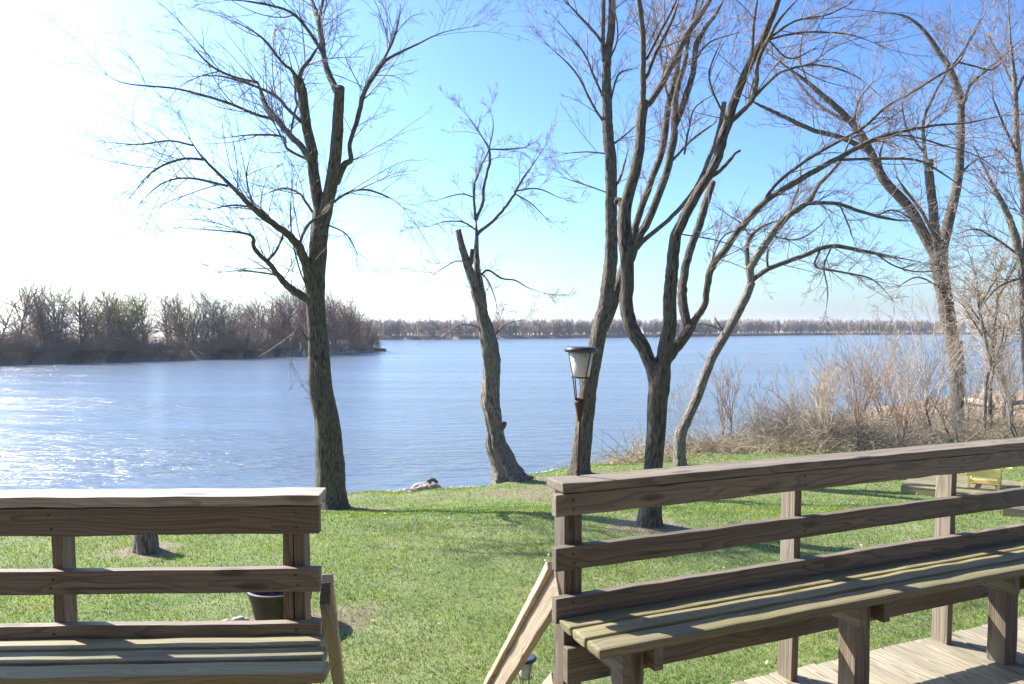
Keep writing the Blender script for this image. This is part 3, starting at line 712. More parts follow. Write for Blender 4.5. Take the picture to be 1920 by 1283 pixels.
T3=[Lm((1086,895,42),(1088,870,37),(1092,834,35),(1099,773,33),(1105,712,32),(1118,651,30),(1127,606,29),(1137,560,27),(1144,500,25),(1146,450,23),(1146,390,22),(1146,312,21),(1140,253,20),(1138,195,18),(1138,117,15),(1146,58,14),(1148,0,13),(1150,-60,11),bare=1),
 Lm((1133,115,9),(1130,86,8.5),(1131,0,8),(1128,-50,6)),
 Lm((1120,640,20),(1140,595,20),(1156,550,20),(1168,510,20),(1180,485,21),(1186,470,20),bare=1,dd=.5),
 Lm((1184,478,13),(1188,440,13),(1202,390,13),(1225,331,12),(1245,265,12),(1253,195,12),(1268,136,10),(1280,78,8),(1311,20,6),(1330,-30,5),dd=.9),
 Lm((1186,474,16),(1200,440,16),(1214,417,15),(1245,339,14),(1261,273,14),(1266,218,12),(1268,175,10),(1284,117,9),(1292,66,8),(1307,0,7),(1312,-40,6),dd=-.3),
 Lm((1264,240,12),(1276,210,12),(1288,175,12),(1300,136,11),(1307,78,10),(1342,27,8),(1362,-10,6),dd=-.2),
 Lm((1194,466,9),(1208,450,9),(1253,413,8),(1292,370,8),(1315,331,8),(1339,273,8.5),(1352,230,9),(1358,191,9),bare=1,dd=-.6),
 Lm((1130,226,5),(1112,199,4.5),(1077,133,3.5),(1019,78,2)),Lm((1131,183,5),(1112,140,4),(1093,97,3.5),(1038,31,2)),Lm((1131,84,6),(1112,58,5),(1058,0,4)),
 Lm((1134,288,3),(1100,285,2.5),(1058,288,1.6)),Lm((1137,361,3),(1112,352,2.6),(1050,331,1.6)),Lm((1152,269,4),(1170,255,3.5),(1194,234,2.5)),
 Lm((1150,356,5),(1162,335,5),(1170,310,4),(1179,277,3)),Lm((1144,195,4),(1155,150,3.5),(1165,135,3),(1195,128,2)),Lm((1140,120,4),(1158,70,3),(1152,10,2.5)),
 Lm((1254,190,4),(1244,140,4),(1232,60,3),(1225,0,3)),Lm((1283,290,4),(1292,240,4),(1305,200,3),(1352,170,2.5)),Lm((1262,300,5),(1300,260,4.5),(1345,228,3)),Lm((1300,120,4),(1330,80,3),(1390,60,2))]
tree('tall_tree',Vector(T3B),T3,'tall bare tree behind the torch lamp, its trunk leaning right then upright',3,1.6,twig=(1.15,.17),droop=.35,dens=.85,twig_m='twig_red',r3=.0030,rough=.08)
T4=[Lm((1218,1000,46),(1218,975,42),(1222,930,37),(1225,875,35),(1230,799,36),(1233,745,38),(1236,712,40),(1240,690,34),(1244,672,28),bare=1),
 Lm((1232,722,30),(1221,687,25),(1207,653,26),(1187,621,26),(1176,587,25),(1174,560,25),(1176,500,26),(1171,440,26),(1171,400,25),(1179,363,22),(1196,304,20),(1202,234,18),(1207,190,19),bare=1,dd=.3),
 Lm((1205,205,11),(1206,148,11),(1206,78,10),(1198,0,9),(1195,-40,8)),Lm((1208,200,13),(1222,187,13),(1253,133,13),(1288,66,12),(1331,0,10),(1350,-30,8)),
 Lm((1206,150,7),(1214,140,7),(1229,101,6.5),(1261,35,6),(1276,-10,5)),Lm((1212,112,5),(1233,70,5),(1265,8,4),(1275,-30,3)),
 Lm((1170,385,15),(1161,378,14),(1157,377,13.5),bare=1),
 Lm((1240,695,28),(1249,647,28),(1256,608,26),(1256,560,25),(1258,530,24),(1261,500,23),(1265,450,21),(1275,425,20),(1292,390,19),(1323,339,17),(1346,292,18),(1360,242,18),(1378,187,16),(1401,129,15),(1428,78,13),(1452,20,11),(1466,-25,10),bare=1,dd=-.4),
 Lm((1405,112,7),(1409,101,7),(1413,47,6),(1419,0,5),(1422,-30,5)),
 Lm((1368,230,9),(1382,218,9),(1400,200,8.5),(1413,183,8),(1419,150,8),(1421,117,7.5),(1440,74,7),(1460,39,7),(1483,12,6),(1510,-15,5)),
 Lm((1413,183,6),(1448,148,5.5),(1473,132,5),(1530,122,4),(1595,138,3),(1640,170,2)),Lm((1445,70,5),(1490,40,4),(1550,28,3.5),(1600,5,3)),Lm((1440,75,4),(1480,65,4),(1530,60,3.5),(1596,66,3),(1650,85,2)),
 Lm((1328,335,8),(1350,320,8),(1370,298,7),(1378,288,5),(1387,283,5),bare=1),
 Lm((1248,675,24),(1259,663,22),(1275,642,21),(1293,616,20),(1297,605,18),bare=1,dd=.2),
 Lm((1290,615,16),(1285,594,17),(1280,560,17),(1282,520,16),(1292,476,15),(1311,421,15),(1327,370,14),(1335,342,14),bare=1,dd=.5),
 Lm((1294,612,14),(1309,592,13),(1322,571,12),(1325,545,12),(1335,500,13),(1362,464,12),(1401,413,12),(1440,374,11),(1501,336,10.5),(1574,296,9.5),(1627,267,8.5),(1692,247,7),(1757,235,6),(1813,231,5),(1870,219,4),(1920,214,3),dd=-1.2,l=.8),
 Lm((1430,380,6),(1457,344,6),(1513,300,6),(1570,267,5.5),(1619,239,5.5),(1659,203,5),(1708,174,5),(1753,146,5),(1797,117,4.5),(1817,73,4),(1838,36,3)),
 Lm((1603,280,3.5),(1650,258,3.5),(1704,255,3.5),(1765,272,3),(1830,292,2.5),(1885,330,2)),Lm((1797,117,3.5),(1830,125,3),(1862,130,3),(1900,95,2)),
 Lm((1574,300,5),(1643,298,5),(1716,300,4.5),(1765,324,3.5),(1830,370,2)),Lm((1370,240,4),(1330,150,4),(1350,80,3)),Lm((1280,440,2.6),(1340,450,2.2),(1400,470,1.6),l=.7),
 Lm((1240,150,3),(1250,100,3),(1240,30,3)),Lm((1440,74,3),(1480,110,3),(1530,90,2)),Lm((1330,500,3),(1360,440,3),(1420,430,2))]
tree('multi_stemmed_tree',Vector(T4B),T4,'bare tree forking low into several stems behind the left end of the right railing',4,1.5,twig=(.95,.15),droop=.4,twig_m='twig_red',dens=.78,r3=.0020,rough=.09)
T5=[Lm((1275,880,25),(1275,855,23),(1275,838,22),(1277,812,21),(1289,785,19),(1307,745,18),(1321,706,18),(1338,666,17),(1361,626,17),(1383,587,16),(1399,556,16),(1409,530,16),bare=1),
 Lm((1408,535,14),(1407,505,14),(1412,494,14),(1445,442,13),(1477,405,12),(1513,381,9.5),(1538,344,8),(1574,304,7),(1595,259,5),(1610,225,3.5)),
 Lm((1407,515,10),(1401,490,9),(1404,450,8),(1430,425,5),(1470,410,4)),
 Lm((1505,383,7),(1540,381,7),(1574,383,6.5),(1627,401,6),(1684,413,5),(1716,415,3),droop=1),Lm((1640,405,4),(1680,395,3),(1730,430,3),(1760,470,2)),
 Lm((1408,528,9),(1440,505,9),(1501,482,8.5),(1558,462,8),(1623,472,6.5),(1676,482,5),(1728,492,3)),Lm((1440,503,5),(1438,485,4.5),(1440,470,4)),
 Lm((1537,470,4),(1530,500,4),(1587,512,3.5),(1637,525,3),(1674,562,2)),Lm((1440,440,3),(1490,450,3),(1530,430,2.5),(1560,400,2)),
 Lm((1560,462,3),(1545,500,3),(1552,545,2.5),(1548,590,2)),Lm((1640,475,3),(1680,500,3),(1730,510,2.5),(1800,500,2)),
 Lm((1362,625,3.5),(1350,612,3),(1340,595,2.2),bare=1),Lm((1360,622,2.5),(1330,610,2.2),(1300,606,1.6),d=.4,l=.5),Lm((1595,260,3),(1640,240,3),(1700,200,2.4)),
 Lm((1574,383,3),(1590,420,3),(1600,450,2.5)),Lm((1410,450,3),(1390,420,3),(1360,400,2)),Lm((1480,400,3),(1500,340,3),(1500,300,2))]
tree('leaning_tree',Vector(T5B),T5,'slender bare tree leaning right over the brushy bank',5,1.6,twig=(1.0,.15),droop=.7,bark_m='bark_pale',r3=.0030,rough=.07)
T6=[Lm((1794,800,28),(1794,780,24),(1794,745,23),(1793,703,23),(1786,640,22),(1777,593,27),(1767,531,26),(1760,486,30),(1760,470,31),bare=1),
 Lm((1755,480,20),(1740,454,19),(1704,389,18),(1659,340,16),(1635,292,15),(1611,247,13),(1574,207,11),(1513,154,9),(1481,130,7),(1436,97,4),**{'from':.3}),
 Lm((1631,284,10),(1578,259,9),(1522,243,8),(1461,215,7),(1416,193,5),(1380,170,3)),Lm((1590,228,6),(1538,199,5.5),(1497,154,4),(1470,110,3)),
 Lm((1756,478,18),(1755,454,17),(1749,385,16),(1742,324,15),(1744,300,13),bare=1),Lm((1741,330,7),(1734,284,7),(1732,227,6),(1753,174,5),(1775,130,4),(1770,90,3)),
 Lm((1763,478,20),(1769,458,19),(1781,405,18),(1795,344,16),(1801,284,14),(1801,227,13),(1801,190,13),(1785,138,11),(1765,105,9),(1732,57,7),(1700,32,6),(1659,24,4),(1582,16,3),**{'from':.3}),
 Lm((1802,192,7),(1809,190,6),(1821,158,5),(1878,109,4),(1930,60,3)),Lm((1780,130,4),(1810,90,4),(1850,20,3)),Lm((1755,452,6),(1730,400,6),(1700,360,5),(1680,330,4)),
 Lm((1513,154,4),(1500,110,4),(1505,60,3)),Lm((1660,340,5),(1650,290,4),(1670,240,3)),Lm((1797,330,5),(1830,300,4),(1870,290,3)),Lm((1765,540,3),(1720,520,3),(1680,540,2)),
 Lm((1735,290,4),(1700,240,4),(1690,190,3)),Lm((1600,240,4),(1610,190,4),(1640,150,3)),Lm((1800,640,8),(1803,668,8),(1805,700,12),bare=1)]
tree('riverside_tree',Vector(T6B),T6,'large bare tree with three spreading limbs among the shrubs at the right',6,3.,twig=(2.0,.30),droop=.25,dens=.8,twig_m='twig_red',r3=.0055,rough=.08,minr=.2,l3=.9)
T7=[Lm((1935,830,20),(1928,700,18),(1922,600,16),(1917,510,14),(1905,450,13),(1890,405,11),(1866,357,9),(1842,308,6),(1825,270,4),**{'from':.3}),
 Lm((1921,580,14),(1926,480,14),(1919,365,13),(1907,284,11),(1903,170,9),(1895,80,6),(1890,0,5),**{'from':.2}),Lm((1912,480,5),(1870,450,4),(1830,430,3),(1790,440,2)),Lm((1908,290,5),(1880,230,4),(1860,180,3)),Lm((1904,180,5),(1930,120,4),(1960,60,3)),Lm((1903,170,4),(1880,120,4),(1850,60,3)),Lm((1918,520,4),(1870,540,3),(1830,590,2))]
b7=hit(1935,822)
tree('riverside_tree',Vector(b7),T7,'bare tree cut off by the right edge of the photo',7,2.,twig=(1.7,.2),droop=.3,twig_m='twig_red',r3=.005,rough=.06,minr=.2,bark_m='bark_pale')
for k,(pts,lab) in enumerate([
 ([(1844,820,7),(1849,718,7),(1857,687,6),(1848,640,6),(1836,578,5),(1830,519,4),(1815,470,3)],'thin pale sapling right of the large riverside tree'),
 ([(1860,816,7),(1856,740,7),(1862,690,6),(1861,640,6),(1870,560,5),(1865,500,3)],'thin pale sapling standing just right of its twin'),
 ([(1880,800,8),(1882,734,7),(1867,671,7),(1866,600,6),(1880,540,4),(1900,490,3)],'curved sapling near the pale driftwood at the right')]):
    b=hit(pts[0][0],pts[0][1])
    a,c,d=pts[3][:2],pts[4][:2],pts[2][:2]
    tree('sapling',Vector(b),[Lm(*pts,**{'from':.15}),Lm((a[0],a[1],4),(a[0]-25,a[1]-40,3),(a[0]-45,a[1]-70,2)),Lm((c[0],c[1],3.5),(c[0]+22,c[1]-40,3),(c[0]+40,c[1]-65,2)),Lm((d[0],d[1],3.5),(d[0]+20,d[1]-40,3),(d[0]+26,d[1]-75,2))],
      lab,20+k,1.,twig=(1.3,.13),droop=.3,bark_m='bark_pale',twig_m='shrubtwig',r3=.006,rough=.04,minr=.2,group='saplings on the right bank')
# ------------------------------------------------------------------ shrubs
def shrub(px,py,hpx,wpx,nst,label,seed,mat='shrubtwig',lean=0.,r0=.014,trunk=True,dens=1.,group='bare shrubs on the right bank'):
    g=np.random.default_rng(seed); b=hit(px,py); D=b.y; H=hpx*D/F; Wd=wpx*D/F
    root=empty('bare_shrub',b); tag(root,label,'shrub',group)
    tb=Tubes(); th=H*.2
    nt=max(2,nst//7)
    tops=[]
    for k in range(nt):
        a=g.uniform(0,6.28); e=np.array([b.x+.12*np.cos(a)*Wd,b.y+.12*np.sin(a)*Wd,b.z+th*g.uniform(.7,1.3)])
        s0=np.array([b.x+.05*np.cos(a),b.y+.05*np.sin(a),b.z-.05]); m=(s0+e)/2+g.normal(0,.02,3)
        tb.limb(catmull([s0,m,e],4),np.linspace(r0*2.4,r0*1.5,9),8,rough=.08,seed=seed+k); tops.append(e)
    tb.build('stem_base',M['limb'],root)
    tops=np.array(tops); ix=g.integers(0,nt,nst); p=tops[ix]
    a=g.uniform(0,6.283,nst); sp=g.uniform(.1,1.,nst)**.8*(Wd*.5/H)
    d=np.stack([np.cos(a)*sp+lean,np.sin(a)*sp,np.ones(nst)],-1)
    L=H*.85*g.uniform(.55,1.1,nst); r=r0*g.uniform(.55,1.,nst)
    t2=Tubes(); A=grow(p,d,L,8,.1,.35,g,.35); rA=taper(r,8,.3); t2.batch(A,rA,4)
    t2.build('stems',M[mat],root)
    t3=Tubes(); rm=.0014*D/12
    p,d,l,r=spawn(A,rA,7*dens,.55,.42,g,.15,1,.5,up=.15); B=grow(p,d,l,5,.25,.2,g,.25); rB=taper(np.maximum(r,rm*1.4),5,.6); t3.batch(B,rB,3)
    p,d,l,r=spawn(B,rB,5*dens,.55,.5,g,.1,1,.6,up=.1); Cc=grow(p,d,l,4,.2,.2,g,.25); t3.batch(Cc,taper(np.maximum(r*.8,rm),4,.6),3)
    t3.build('twigs',M[mat],root)
    return root
SH_=[(1362,832,175,150,22,'vase shaped bare shrub right of the leaning tree against the water'),
 (1262,842,150,120,12,'sparse bare shrub between the forked tree and the leaning tree'),
 (1298,836,110,90,9,'thin low shrub just right of the base of the leaning tree'),
 (1190,862,62,90,12,'low dry shrub left of the forked tree at the water edge'),
 (1432,820,120,130,14,'small bare shrub between the vase shaped shrub and the brush pile'),
 (1480,822,130,140,16,'bare shrub rising behind the brush pile'),
 (1545,843,190,190,26,'wide spreading tan shrub right of the brush pile'),
 (1606,845,230,170,26,'upright tan shrub with forked pale stems above the right railing'),
 (1650,828,210,170,24,'tan shrub left of the large riverside tree, behind its neighbours'),
 (1706,832,210,150,24,'dark stemmed shrub cut low, left of the large riverside tree'),
 (1750,830,270,170,26,'tall shrub directly before the large riverside tree'),
 (1735,800,240,190,22,'hazy tall shrub at the water behind the large riverside tree'),
 (1820,812,170,130,18,'small shrub right of the large riverside tree'),
 (1900,808,260,170,24,'tall shrub at the right edge of the photo'),
 (1590,805,150,170,18,'pale shrub at the water behind the upright tan shrub'),
 (1870,790,220,170,20,'shrub behind the saplings at the right'),
 (1675,842,150,150,20,'low shrub in front of the tan shrubs, just above the railing'),
 (1575,812,190,210,24,'broad pale shrub at the water left of the riverside tree'),
 (1790,835,150,150,20,'low shrub hiding the foot of the large riverside tree'),
 (1655,800,230,200,24,'tall pale shrub at the water left of the riverside tree'),
 (1915,832,200,160,22,'brushy shrub low at the right edge of the photo above the railing')]
for k,(a,b,h,w,n_,lab) in enumerate(SH_): shrub(a,b,h*.93,w,int(n_*.68),lab,50+k,('shrub_red','shrubtwig','shrub_grey','shrubtwig','shrub_grey','shrubtwig','shrubtwig','shrub_red')[k%8],lean=-.12 if k in(6,4,5) else 0)
# brush tangles: uncountable
def tangle(name,n,regions,mat,Lr,label,up,seed,rr=.003,cat='brush'):
    g=np.random.default_rng(seed); P0=[]
    for (px,py,rx,ry,hz,k) in regions:
        b=hit(px,py); D=b.y; m=int(n*k)
        x=b.x+g.normal(0,.45,m)*rx*D/F; y=b.y+g.normal(0,.5,m)*ry; z=hgt(x,y)+np.abs(g.normal(0,.4,m))*hz
        P0.append(np.stack([x,y,z],-1))
    P0=np.concatenate(P0); m=len(P0); d=g.normal(0,1,(m,3)); d[:,2]=np.abs(d[:,2])*up
    L=g.uniform(*Lr,m); A=grow(P0,d,L,7,.2,1.6,g,.9)
    A[:,:,2]=np.maximum(A[:,:,2],hgt(A[:,:,0],A[:,:,1])+.01)
    rA=taper(g.uniform(.6,1.6,m)*rr,7,.5); tb=Tubes(); tb.batch(A,rA,3)
    return tag(tb.build(name,M[mat]),label,cat,kind='stuff')
tangle('brush',7000,[(1500,830,130,.9,.85,.26),(1440,836,110,.8,.3,.1),(1570,838,130,.9,.7,.16),(1660,832,160,1.2,.4,.14),(1760,818,160,1.5,.35,.12),(1870,815,120,1.4,.4,.1),(1200,862,90,.5,.08,.025),(1320,845,110,.5,.2,.07)],'bramble',(.4,1.3),'grey tangled brush and brambles heaped along the right bank',.8,91,.0045)
tangle('dry_grass',16000,[(1510,838,150,1.,.1,.2),(1590,828,160,1.6,.15,.24),(1700,815,200,2.,.15,.2),(1850,812,160,2.,.15,.16),(1330,846,160,.5,.05,.1),(1200,864,120,.4,.03,.04)],'straw',(.15,.5),'straw coloured dry grass among the shrubs on the bank',2.2,92,.003,'dry grass')
# stump in brush
def stump(base,r,h,label,mat='bark',seed=0,tilt=(0,0)):
    t=empty('tree_stump',base); tag(t,label,'stump')
    b=np.array(base); e=b+np.array([tilt[0],tilt[1],h]); b=b-np.array([0,0,.06])
    pts=catmull([b,(b+e)/2,e],8); tb=Tubes(); tb.limb(pts,np.linspace(r*1.08,r,len(pts)),28,rough=.07,seed=seed,flute=.25,cap=False); tb.build('stump_side',M[mat],t)
    v=[tuple(e)]+[tuple(e+np.array([r*.99*math.cos(a),r*.99*math.sin(a),.004+.012*math.sin(3*a)])) for a in np.linspace(0,2*math.pi,28,endpoint=False)]
    link('cut_top',mesh('cut_top',v,[(0,i+1,(i+1)%28+1) for i in range(28)]),M['cutwood'],t)
stump(STB,.122,.42,'sawn tree stump in a ring of bare soil seen under the left top rail','bark_pale',3)
q=hit(1462,826); stump(q,.10,.5,'small dark broken stump poking out of the brush pile','bark',5,(.05,0))
# driftwood, stones
def log(name,p0,p1,r,mat,label,cat='driftwood',seed=0):
    tb=Tubes(); p0=np.array(p0);p1=np.array(p1); pts=catmull([p0,(p0+p1)/2+np.array([0,.05,.06]),p1],8); tb.limb(pts,np.linspace(r,r*.6,len(pts)),14,rough=.12,seed=seed)
    o=tb.build(name,M[mat]); return tag(o,label,cat)
def lift(p,d): return (p.x,p.y,float(hgt(p.x,p.y))+d)
M['drift']=bark('driftwood',(.42,.36,.29),(.2,.16,.12),(.5,.44,.36),.3,1.,.4)
log('driftwood',lift(hit(1806,758),.15),lift(hit(1862,768),.12),.14,'drift','pale driftwood log behind the saplings',seed=2)
log('driftwood',lift(hit(1880,770),.15),lift(hit(1925,764),.2),.14,'drift','bleached driftwood log at the right edge of the photo',seed=3)
log('driftwood',lift(hit(1306,838),.03),lift(hit(1338,842),.03),.07,'bark','dark rotten log on the bank right of the leaning tree',seed=4)
def rock(name,p,r,sc,mat,label,cat,seed,group=None):
    bm=bmesh.new(); bmesh.ops.create_icosphere(bm,subdivisions=3,radius=r); g=random.Random(seed)
    from mathutils import noise
    for v in bm.verts:
        f=1+.35*noise.noise(v.co/r*1.1+Vector((seed,0,0)))+.12*noise.noise(v.co/r*3.5+Vector((seed,2,0))); v.co=Vector((v.co.x*sc[0],v.co.y*sc[1],v.co.z*sc[2]))*f
    me=bpy.data.meshes.new(name); bm.to_mesh(me); bm.free()
    o=link(name,me,M[mat]); o.location=p; return tag(o,label,cat,group)
def edge(px,inl,dz):                 # a spot on the bank, inl metres in from the water
    x=(px-960)/F*17.5
    for _ in range(6): y=float(shore(x))-inl; x=(px-960)/F*y*1.02
    return (x,y,float(hgt(x,y))+dz)
M['shorestone']=plain('wet_shore_stone',(.14,.125,.11),(.34,.31,.28),9.,.85)
rock('shore_stone',edge(797,.55,.10),.24,(1.25,.8,.62),'shorestone','flat grey stone at the water edge beside a piece of driftwood','stone',4)
log('driftwood',edge(806,.8,.12),edge(830,1.0,.05),.045,'drift','short gnarled driftwood lying at the foot of the stone at the water edge',seed=8)
log('driftwood',edge(803,.6,.24),edge(822,.65,.20),.055,'limb','stubby dark driftwood piece on top of the shore stone',seed=9)
# ------------------------------------------------------------------ fire pot
def pot():
    t=empty('fire_pot',lift(POTB,0)); t.scale=(1,1,.85); tag(t,'round black iron fire pot on a patch of bare soil below the left bench','fire pot')
    k=.285
    v,f=lathe([(.001,.04),(.72*k,.04),(.80*k,.10),(.92*k,.28),(.97*k,.36),(1.04*k,.372),(1.06*k,.39),(1.03*k,.405),(.96*k,.40),(.93*k,.36),(.86*k,.22),(.001,.20)],40)
    link('bowl',mesh('bowl',v,f,True),M['potiron'],t,world=False)
    g=np.random.default_rng(3); vv,ff=lathe([(.001,.235),(.3*k,.245),(.6*k,.225),(.87*k,.22)],40); vv=[(a,b,c+g.normal(0,.008)) for a,b,c in vv]
    link('ash',mesh('ash',vv,ff,False),M['ash'],t,world=False)
    for i in range(3):
        a=i*2.1+3.6
        bm=bmesh.new(); bmesh.ops.create_cube(bm,size=1); bmesh.ops.scale(bm,vec=(.12,.07,.06),verts=bm.verts); bmesh.ops.bevel(bm,geom=list(bm.edges),offset=.006,segments=2,affect='EDGES')
        me=bpy.data.meshes.new('brick_foot'); bm.to_mesh(me); bm.free(); o=link('brick_foot',me,M['brick'],t,world=False); o.location=(.62*k*math.cos(a),.62*k*math.sin(a),.015); o.rotation_euler=(0,0,a)
pot()
for i,(dx,dy,r,lab) in enumerate(((-.36,-.02,.055,'white stone touching the fire pot'),(-.45,-.09,.05,'whitish stone second from the fire pot'),(-.54,-.14,.045,'outermost small white stone left of the fire pot'))):
    x,y=POTB.x+dx,POTB.y+dy; rock('white_stone',(x,y,float(hgt(x,y))+.03),r,(1.3,.9,.8),'stone',lab,'stone',10+i,'white stones beside the fire pot')
# ------------------------------------------------------------------ yellow chair on a platform
def chair():
    p=hit(1845,922); z=float(hgt(p.x,p.y)); D=p.y
    A_=Gz(1816,914,z+.15); B_=Gz(1872,920,z+.15); e1=(B_-A_).normalized(); e2=Vector((-e1.y,e1.x,0))
    pl=empty('timber_platform',(p.x,p.y,z)); tag(pl,'low brown timber platform under the yellow chair','platform')
    O=Vector((A_.x,A_.y,z))+e1*.28+e2*.3
    for k in range(12):
        c=O+e2*(-.75+.144*k)+UP*.13
        plank('platform_board',c-e1*1.3,c+e1*1.5,e2,.138,.035,M['seat'],pl,seed=k)
    plank('platform_beam',O-e2*.8-e1*1.28+UP*.045,O+e2*.86-e1*1.28+UP*.045,UP,.12,.04,M['seat'],pl,seed=34)
    for s in(-.80,.88): plank('platform_beam',O+e2*s-e1*1.3+UP*.045,O+e2*s+e1*1.5+UP*.045,UP,.12,.04,M['seat'],pl,seed=33)
    c=empty('yellow_chair',O+UP*.15); tag(c,'yellow wooden garden chair on a low platform seen through the right railing','chair')
    o=O-e1*.31-e2*.34+UP*.15; w=(B_-A_).length+.06; Y=M['yellow']
    def pk(n,a,b,wd,ww,t): plank(n,o+e1*a[0]+e2*a[1]+UP*a[2],o+e1*b[0]+e2*b[1]+UP*b[2],wd,ww,t,Y,c)
    pk('seat_front',(0,0,.30),(w,0,.30),UP,.15,.03)
    for k in range(5): pk('seat_slat',(0,.07+.1*k,.375-.012*k),(w,.07+.1*k,.375-.012*k),e2,.085,.022)
    for a in(.03,w-.03):
        pk('leg',(a,.04,0),(a,.04,.225),e2,.06,.035); pk('leg',(a,.5,0),(a,.5,.36),e2,.06,.035)
        pk('arm_post',(a,.06,.39),(a,.06,.60),e2,.05,.03); pk('armrest',(a,-.03,.615),(a,.6,.615),e1,.09,.022)
        pk('side_rail',(a,.06,.10),(a,.48,.10),UP,.06,.025)
    pk('stretcher',(.05,.25,.10),(w-.05,.25,.10),UP,.06,.025)
    for k in range(5): pk('back_slat',(.07+.135*k,.52,.33),(.07+.135*k,.68,.60),e1,.1,.02)
    s=empty('yellow_footstool',O+e1*.62-e2*.05+UP*.15); tag(s,'small yellow wooden footrest beside the yellow chair','footstool')
    def pk2(n,a,b,wd,ww,t): plank(n,o+e1*(a[0]+.80)+e2*a[1]+UP*a[2],o+e1*(b[0]+.80)+e2*b[1]+UP*b[2],wd,ww,t,Y,s)
    pk2('leg',(0,.05,0),(.07,.12,.30),e2,.05,.03); pk2('leg',(.35,.05,0),(.35,.12,.30),e2,.05,.03); pk2('foot_rail',(-.02,.05,.03),(.38,.05,.03),UP,.06,.03)
    for k in range(3): pk2('top_slat',(0,.08+.1*k,.315),(.42,.08+.1*k,.315),e2,.085,.022)
    q=hit(1893,968); b=empty('timber_step',(q.x,q.y,float(hgt(q.x,q.y)))); tag(b,'short reddish timber step on the lawn before the platform','step')
    z=float(hgt(q.x,q.y)); a=Vector((q.x-.1,q.y,z+.06)); 
    plank('step_riser',a,a+e1*.34,UP,.13,.04,M['wood'],b); plank('step_top',a+e2*.14+UP*.05,a+e2*.14+e1*.34+UP*.05,e2,.2,.035,M['wood'],b)
chair()
# ------------------------------------------------------------------ wooded point across the water
PF=[(-420,700),(-200,692),(0,685),(120,682),(234,678),(390,674),(470,671),(547,668),(625,664),(680,661),(719,658.5)]
pf=np.array([Gz(a,b,WATER)[:2] for a,b in PF])
ss=np.linspace(0,1,len(pf)); fine=np.linspace(0,1,160)
fx=np.interp(fine,ss,pf[:,0])+.5*np.sin(fine*90); fy=np.interp(fine,ss,pf[:,1])+.7*np.sin(fine*61+1)+.4*np.sin(fine*150)
wid=np.interp(fine,[0,.75,.93,1],[34,26,12,1.2]); bh=np.interp(fine,[0,.3,.6,.8,.95,1],[1.6,1.45,1.15,.9,.7,.35])
def point_land():
    prof=[(-4,-1.2),(0,-.05),(.03,.35),(.06,.75),(.10,1.),(.2,1.08),(.4,1.15),(.6,1.1),(.85,.9),(.97,.3),(1.08,-.3)]
    V=[];n=160;g=np.random.default_rng(8)
    for i in range(n):
        for j,(a,h) in enumerate(prof):
            off=a*wid[i] if a>0 else a
            V.append((fx[i]-off*.25,fy[i]+off,WATER+h*bh[i]*(1+.18*g.normal()*(0<j<10)) if h>0 else WATER+h))
    m=len(prof); Fc=[(i*m+j,(i+1)*m+j,(i+1)*m+j+1,i*m+j+1) for i in range(n-1) for j in range(m-1)]
    g=NT('bank_soil'); p=g.tc(); f=g.noise(p,.35,6,.7); f2=g.noise(g.mapp(p,(1,1,6)),1.2,5,.7)
    geo=g.n('ShaderNodeNewGeometry'); sn=g.n('ShaderNodeSeparateXYZ'); g.l(geo.outputs['Normal'],sn.inputs[0])
    soil=g.mix(g.ramp(f2,[(.35,0.),(.65,1.)]),(.04,.032,.026),(.12,.098,.08)); top=g.mix(g.ramp(f,[(.4,0.),(.6,1.)]),(.24,.18,.12),(.17,.14,.09))
    mt=g.fin(g.mix(g.ramp(sn.outputs[2],[(.75,0.),(.93,1.)]),soil,top),.95,g.bump(f2,1.,.3))
    tag(link('wooded_point',mesh('wooded_point',V,Fc,True),mt),kind='structure')
    # riprap stones at the tip
    k=2600; t=rng.uniform(.62,1,k)**.8; a=rng.uniform(-.3,2.2,k); x=np.interp(t,fine,fx)-a*.2; y=np.interp(t,fine,fy)+a; z=WATER+np.clip(a*.45,-.1,.8)*np.interp(t,fine,bh)
    scatter_stones('riprap',np.stack([x,y,z],-1),rng.uniform(.12,.32,k),M['pebble'],'grey riprap stones round the tip of the wooded point','stones')
point_land()
def ft_mesh(seed,H,spread,ntw,r,droop=0.):
    g=np.random.default_rng(seed)
    tk=Tubes()
    ns=g.integers(1,4); P1=[];D1=[]
    A0=[]
    for k in range(ns):
        a=g.uniform(0,6.28); d=np.array([[np.cos(a)*.22*(ns>1),np.sin(a)*.22*(ns>1),1.]])
        A=grow(np.array([[0,0,-.3]]),d,np.array([H*g.uniform(.6,.85)]),10,.1,0,g,.25)[0]; tk.limb(A,np.linspace(.14,.04,10)*(H/9)/(ns**.3),7,rough=.05,seed=k); A0.append(A)
    A0=np.array(A0); R0=np.tile(np.linspace(.17,.05,10),(ns,1))
    tw=Tubes()
    p,d,l,r1=spawn(A0,R0,20//ns+8,.85,.58*spread,g,.15,1,.40,up=.05); A=grow(p,d,l,7,.35,.1,g,.5); rA=taper(np.clip(r1,.022,.05),7,.45); tk.batch(A,rA,4)
    p,d,l,r1=spawn(A,rA,ntw,.55,.42,g,.15,1,.6,up=.12); B=grow(p,d,l,5,.4,droop,g,.3); rB=taper(np.maximum(r1,r*1.5),5,.6); tw.batch(B,rB,3)
    p,d,l,r1=spawn(B,rB,3.4,.55,.5,g,.1,1,.6,up=.1); Cc=grow(p,d,l,3,.3,droop,g,.25); tw.batch(Cc,taper(np.maximum(r1*.7,r),3,.6),3)
    return tk,tw
def proto(seed,H,mat,sp=1.,ntw=4.6,r=.0095):
    root=empty('bare_tree'); tk,tw=ft_mesh(seed,H,sp,ntw,r)
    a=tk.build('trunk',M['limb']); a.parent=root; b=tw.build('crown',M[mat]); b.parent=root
    return root
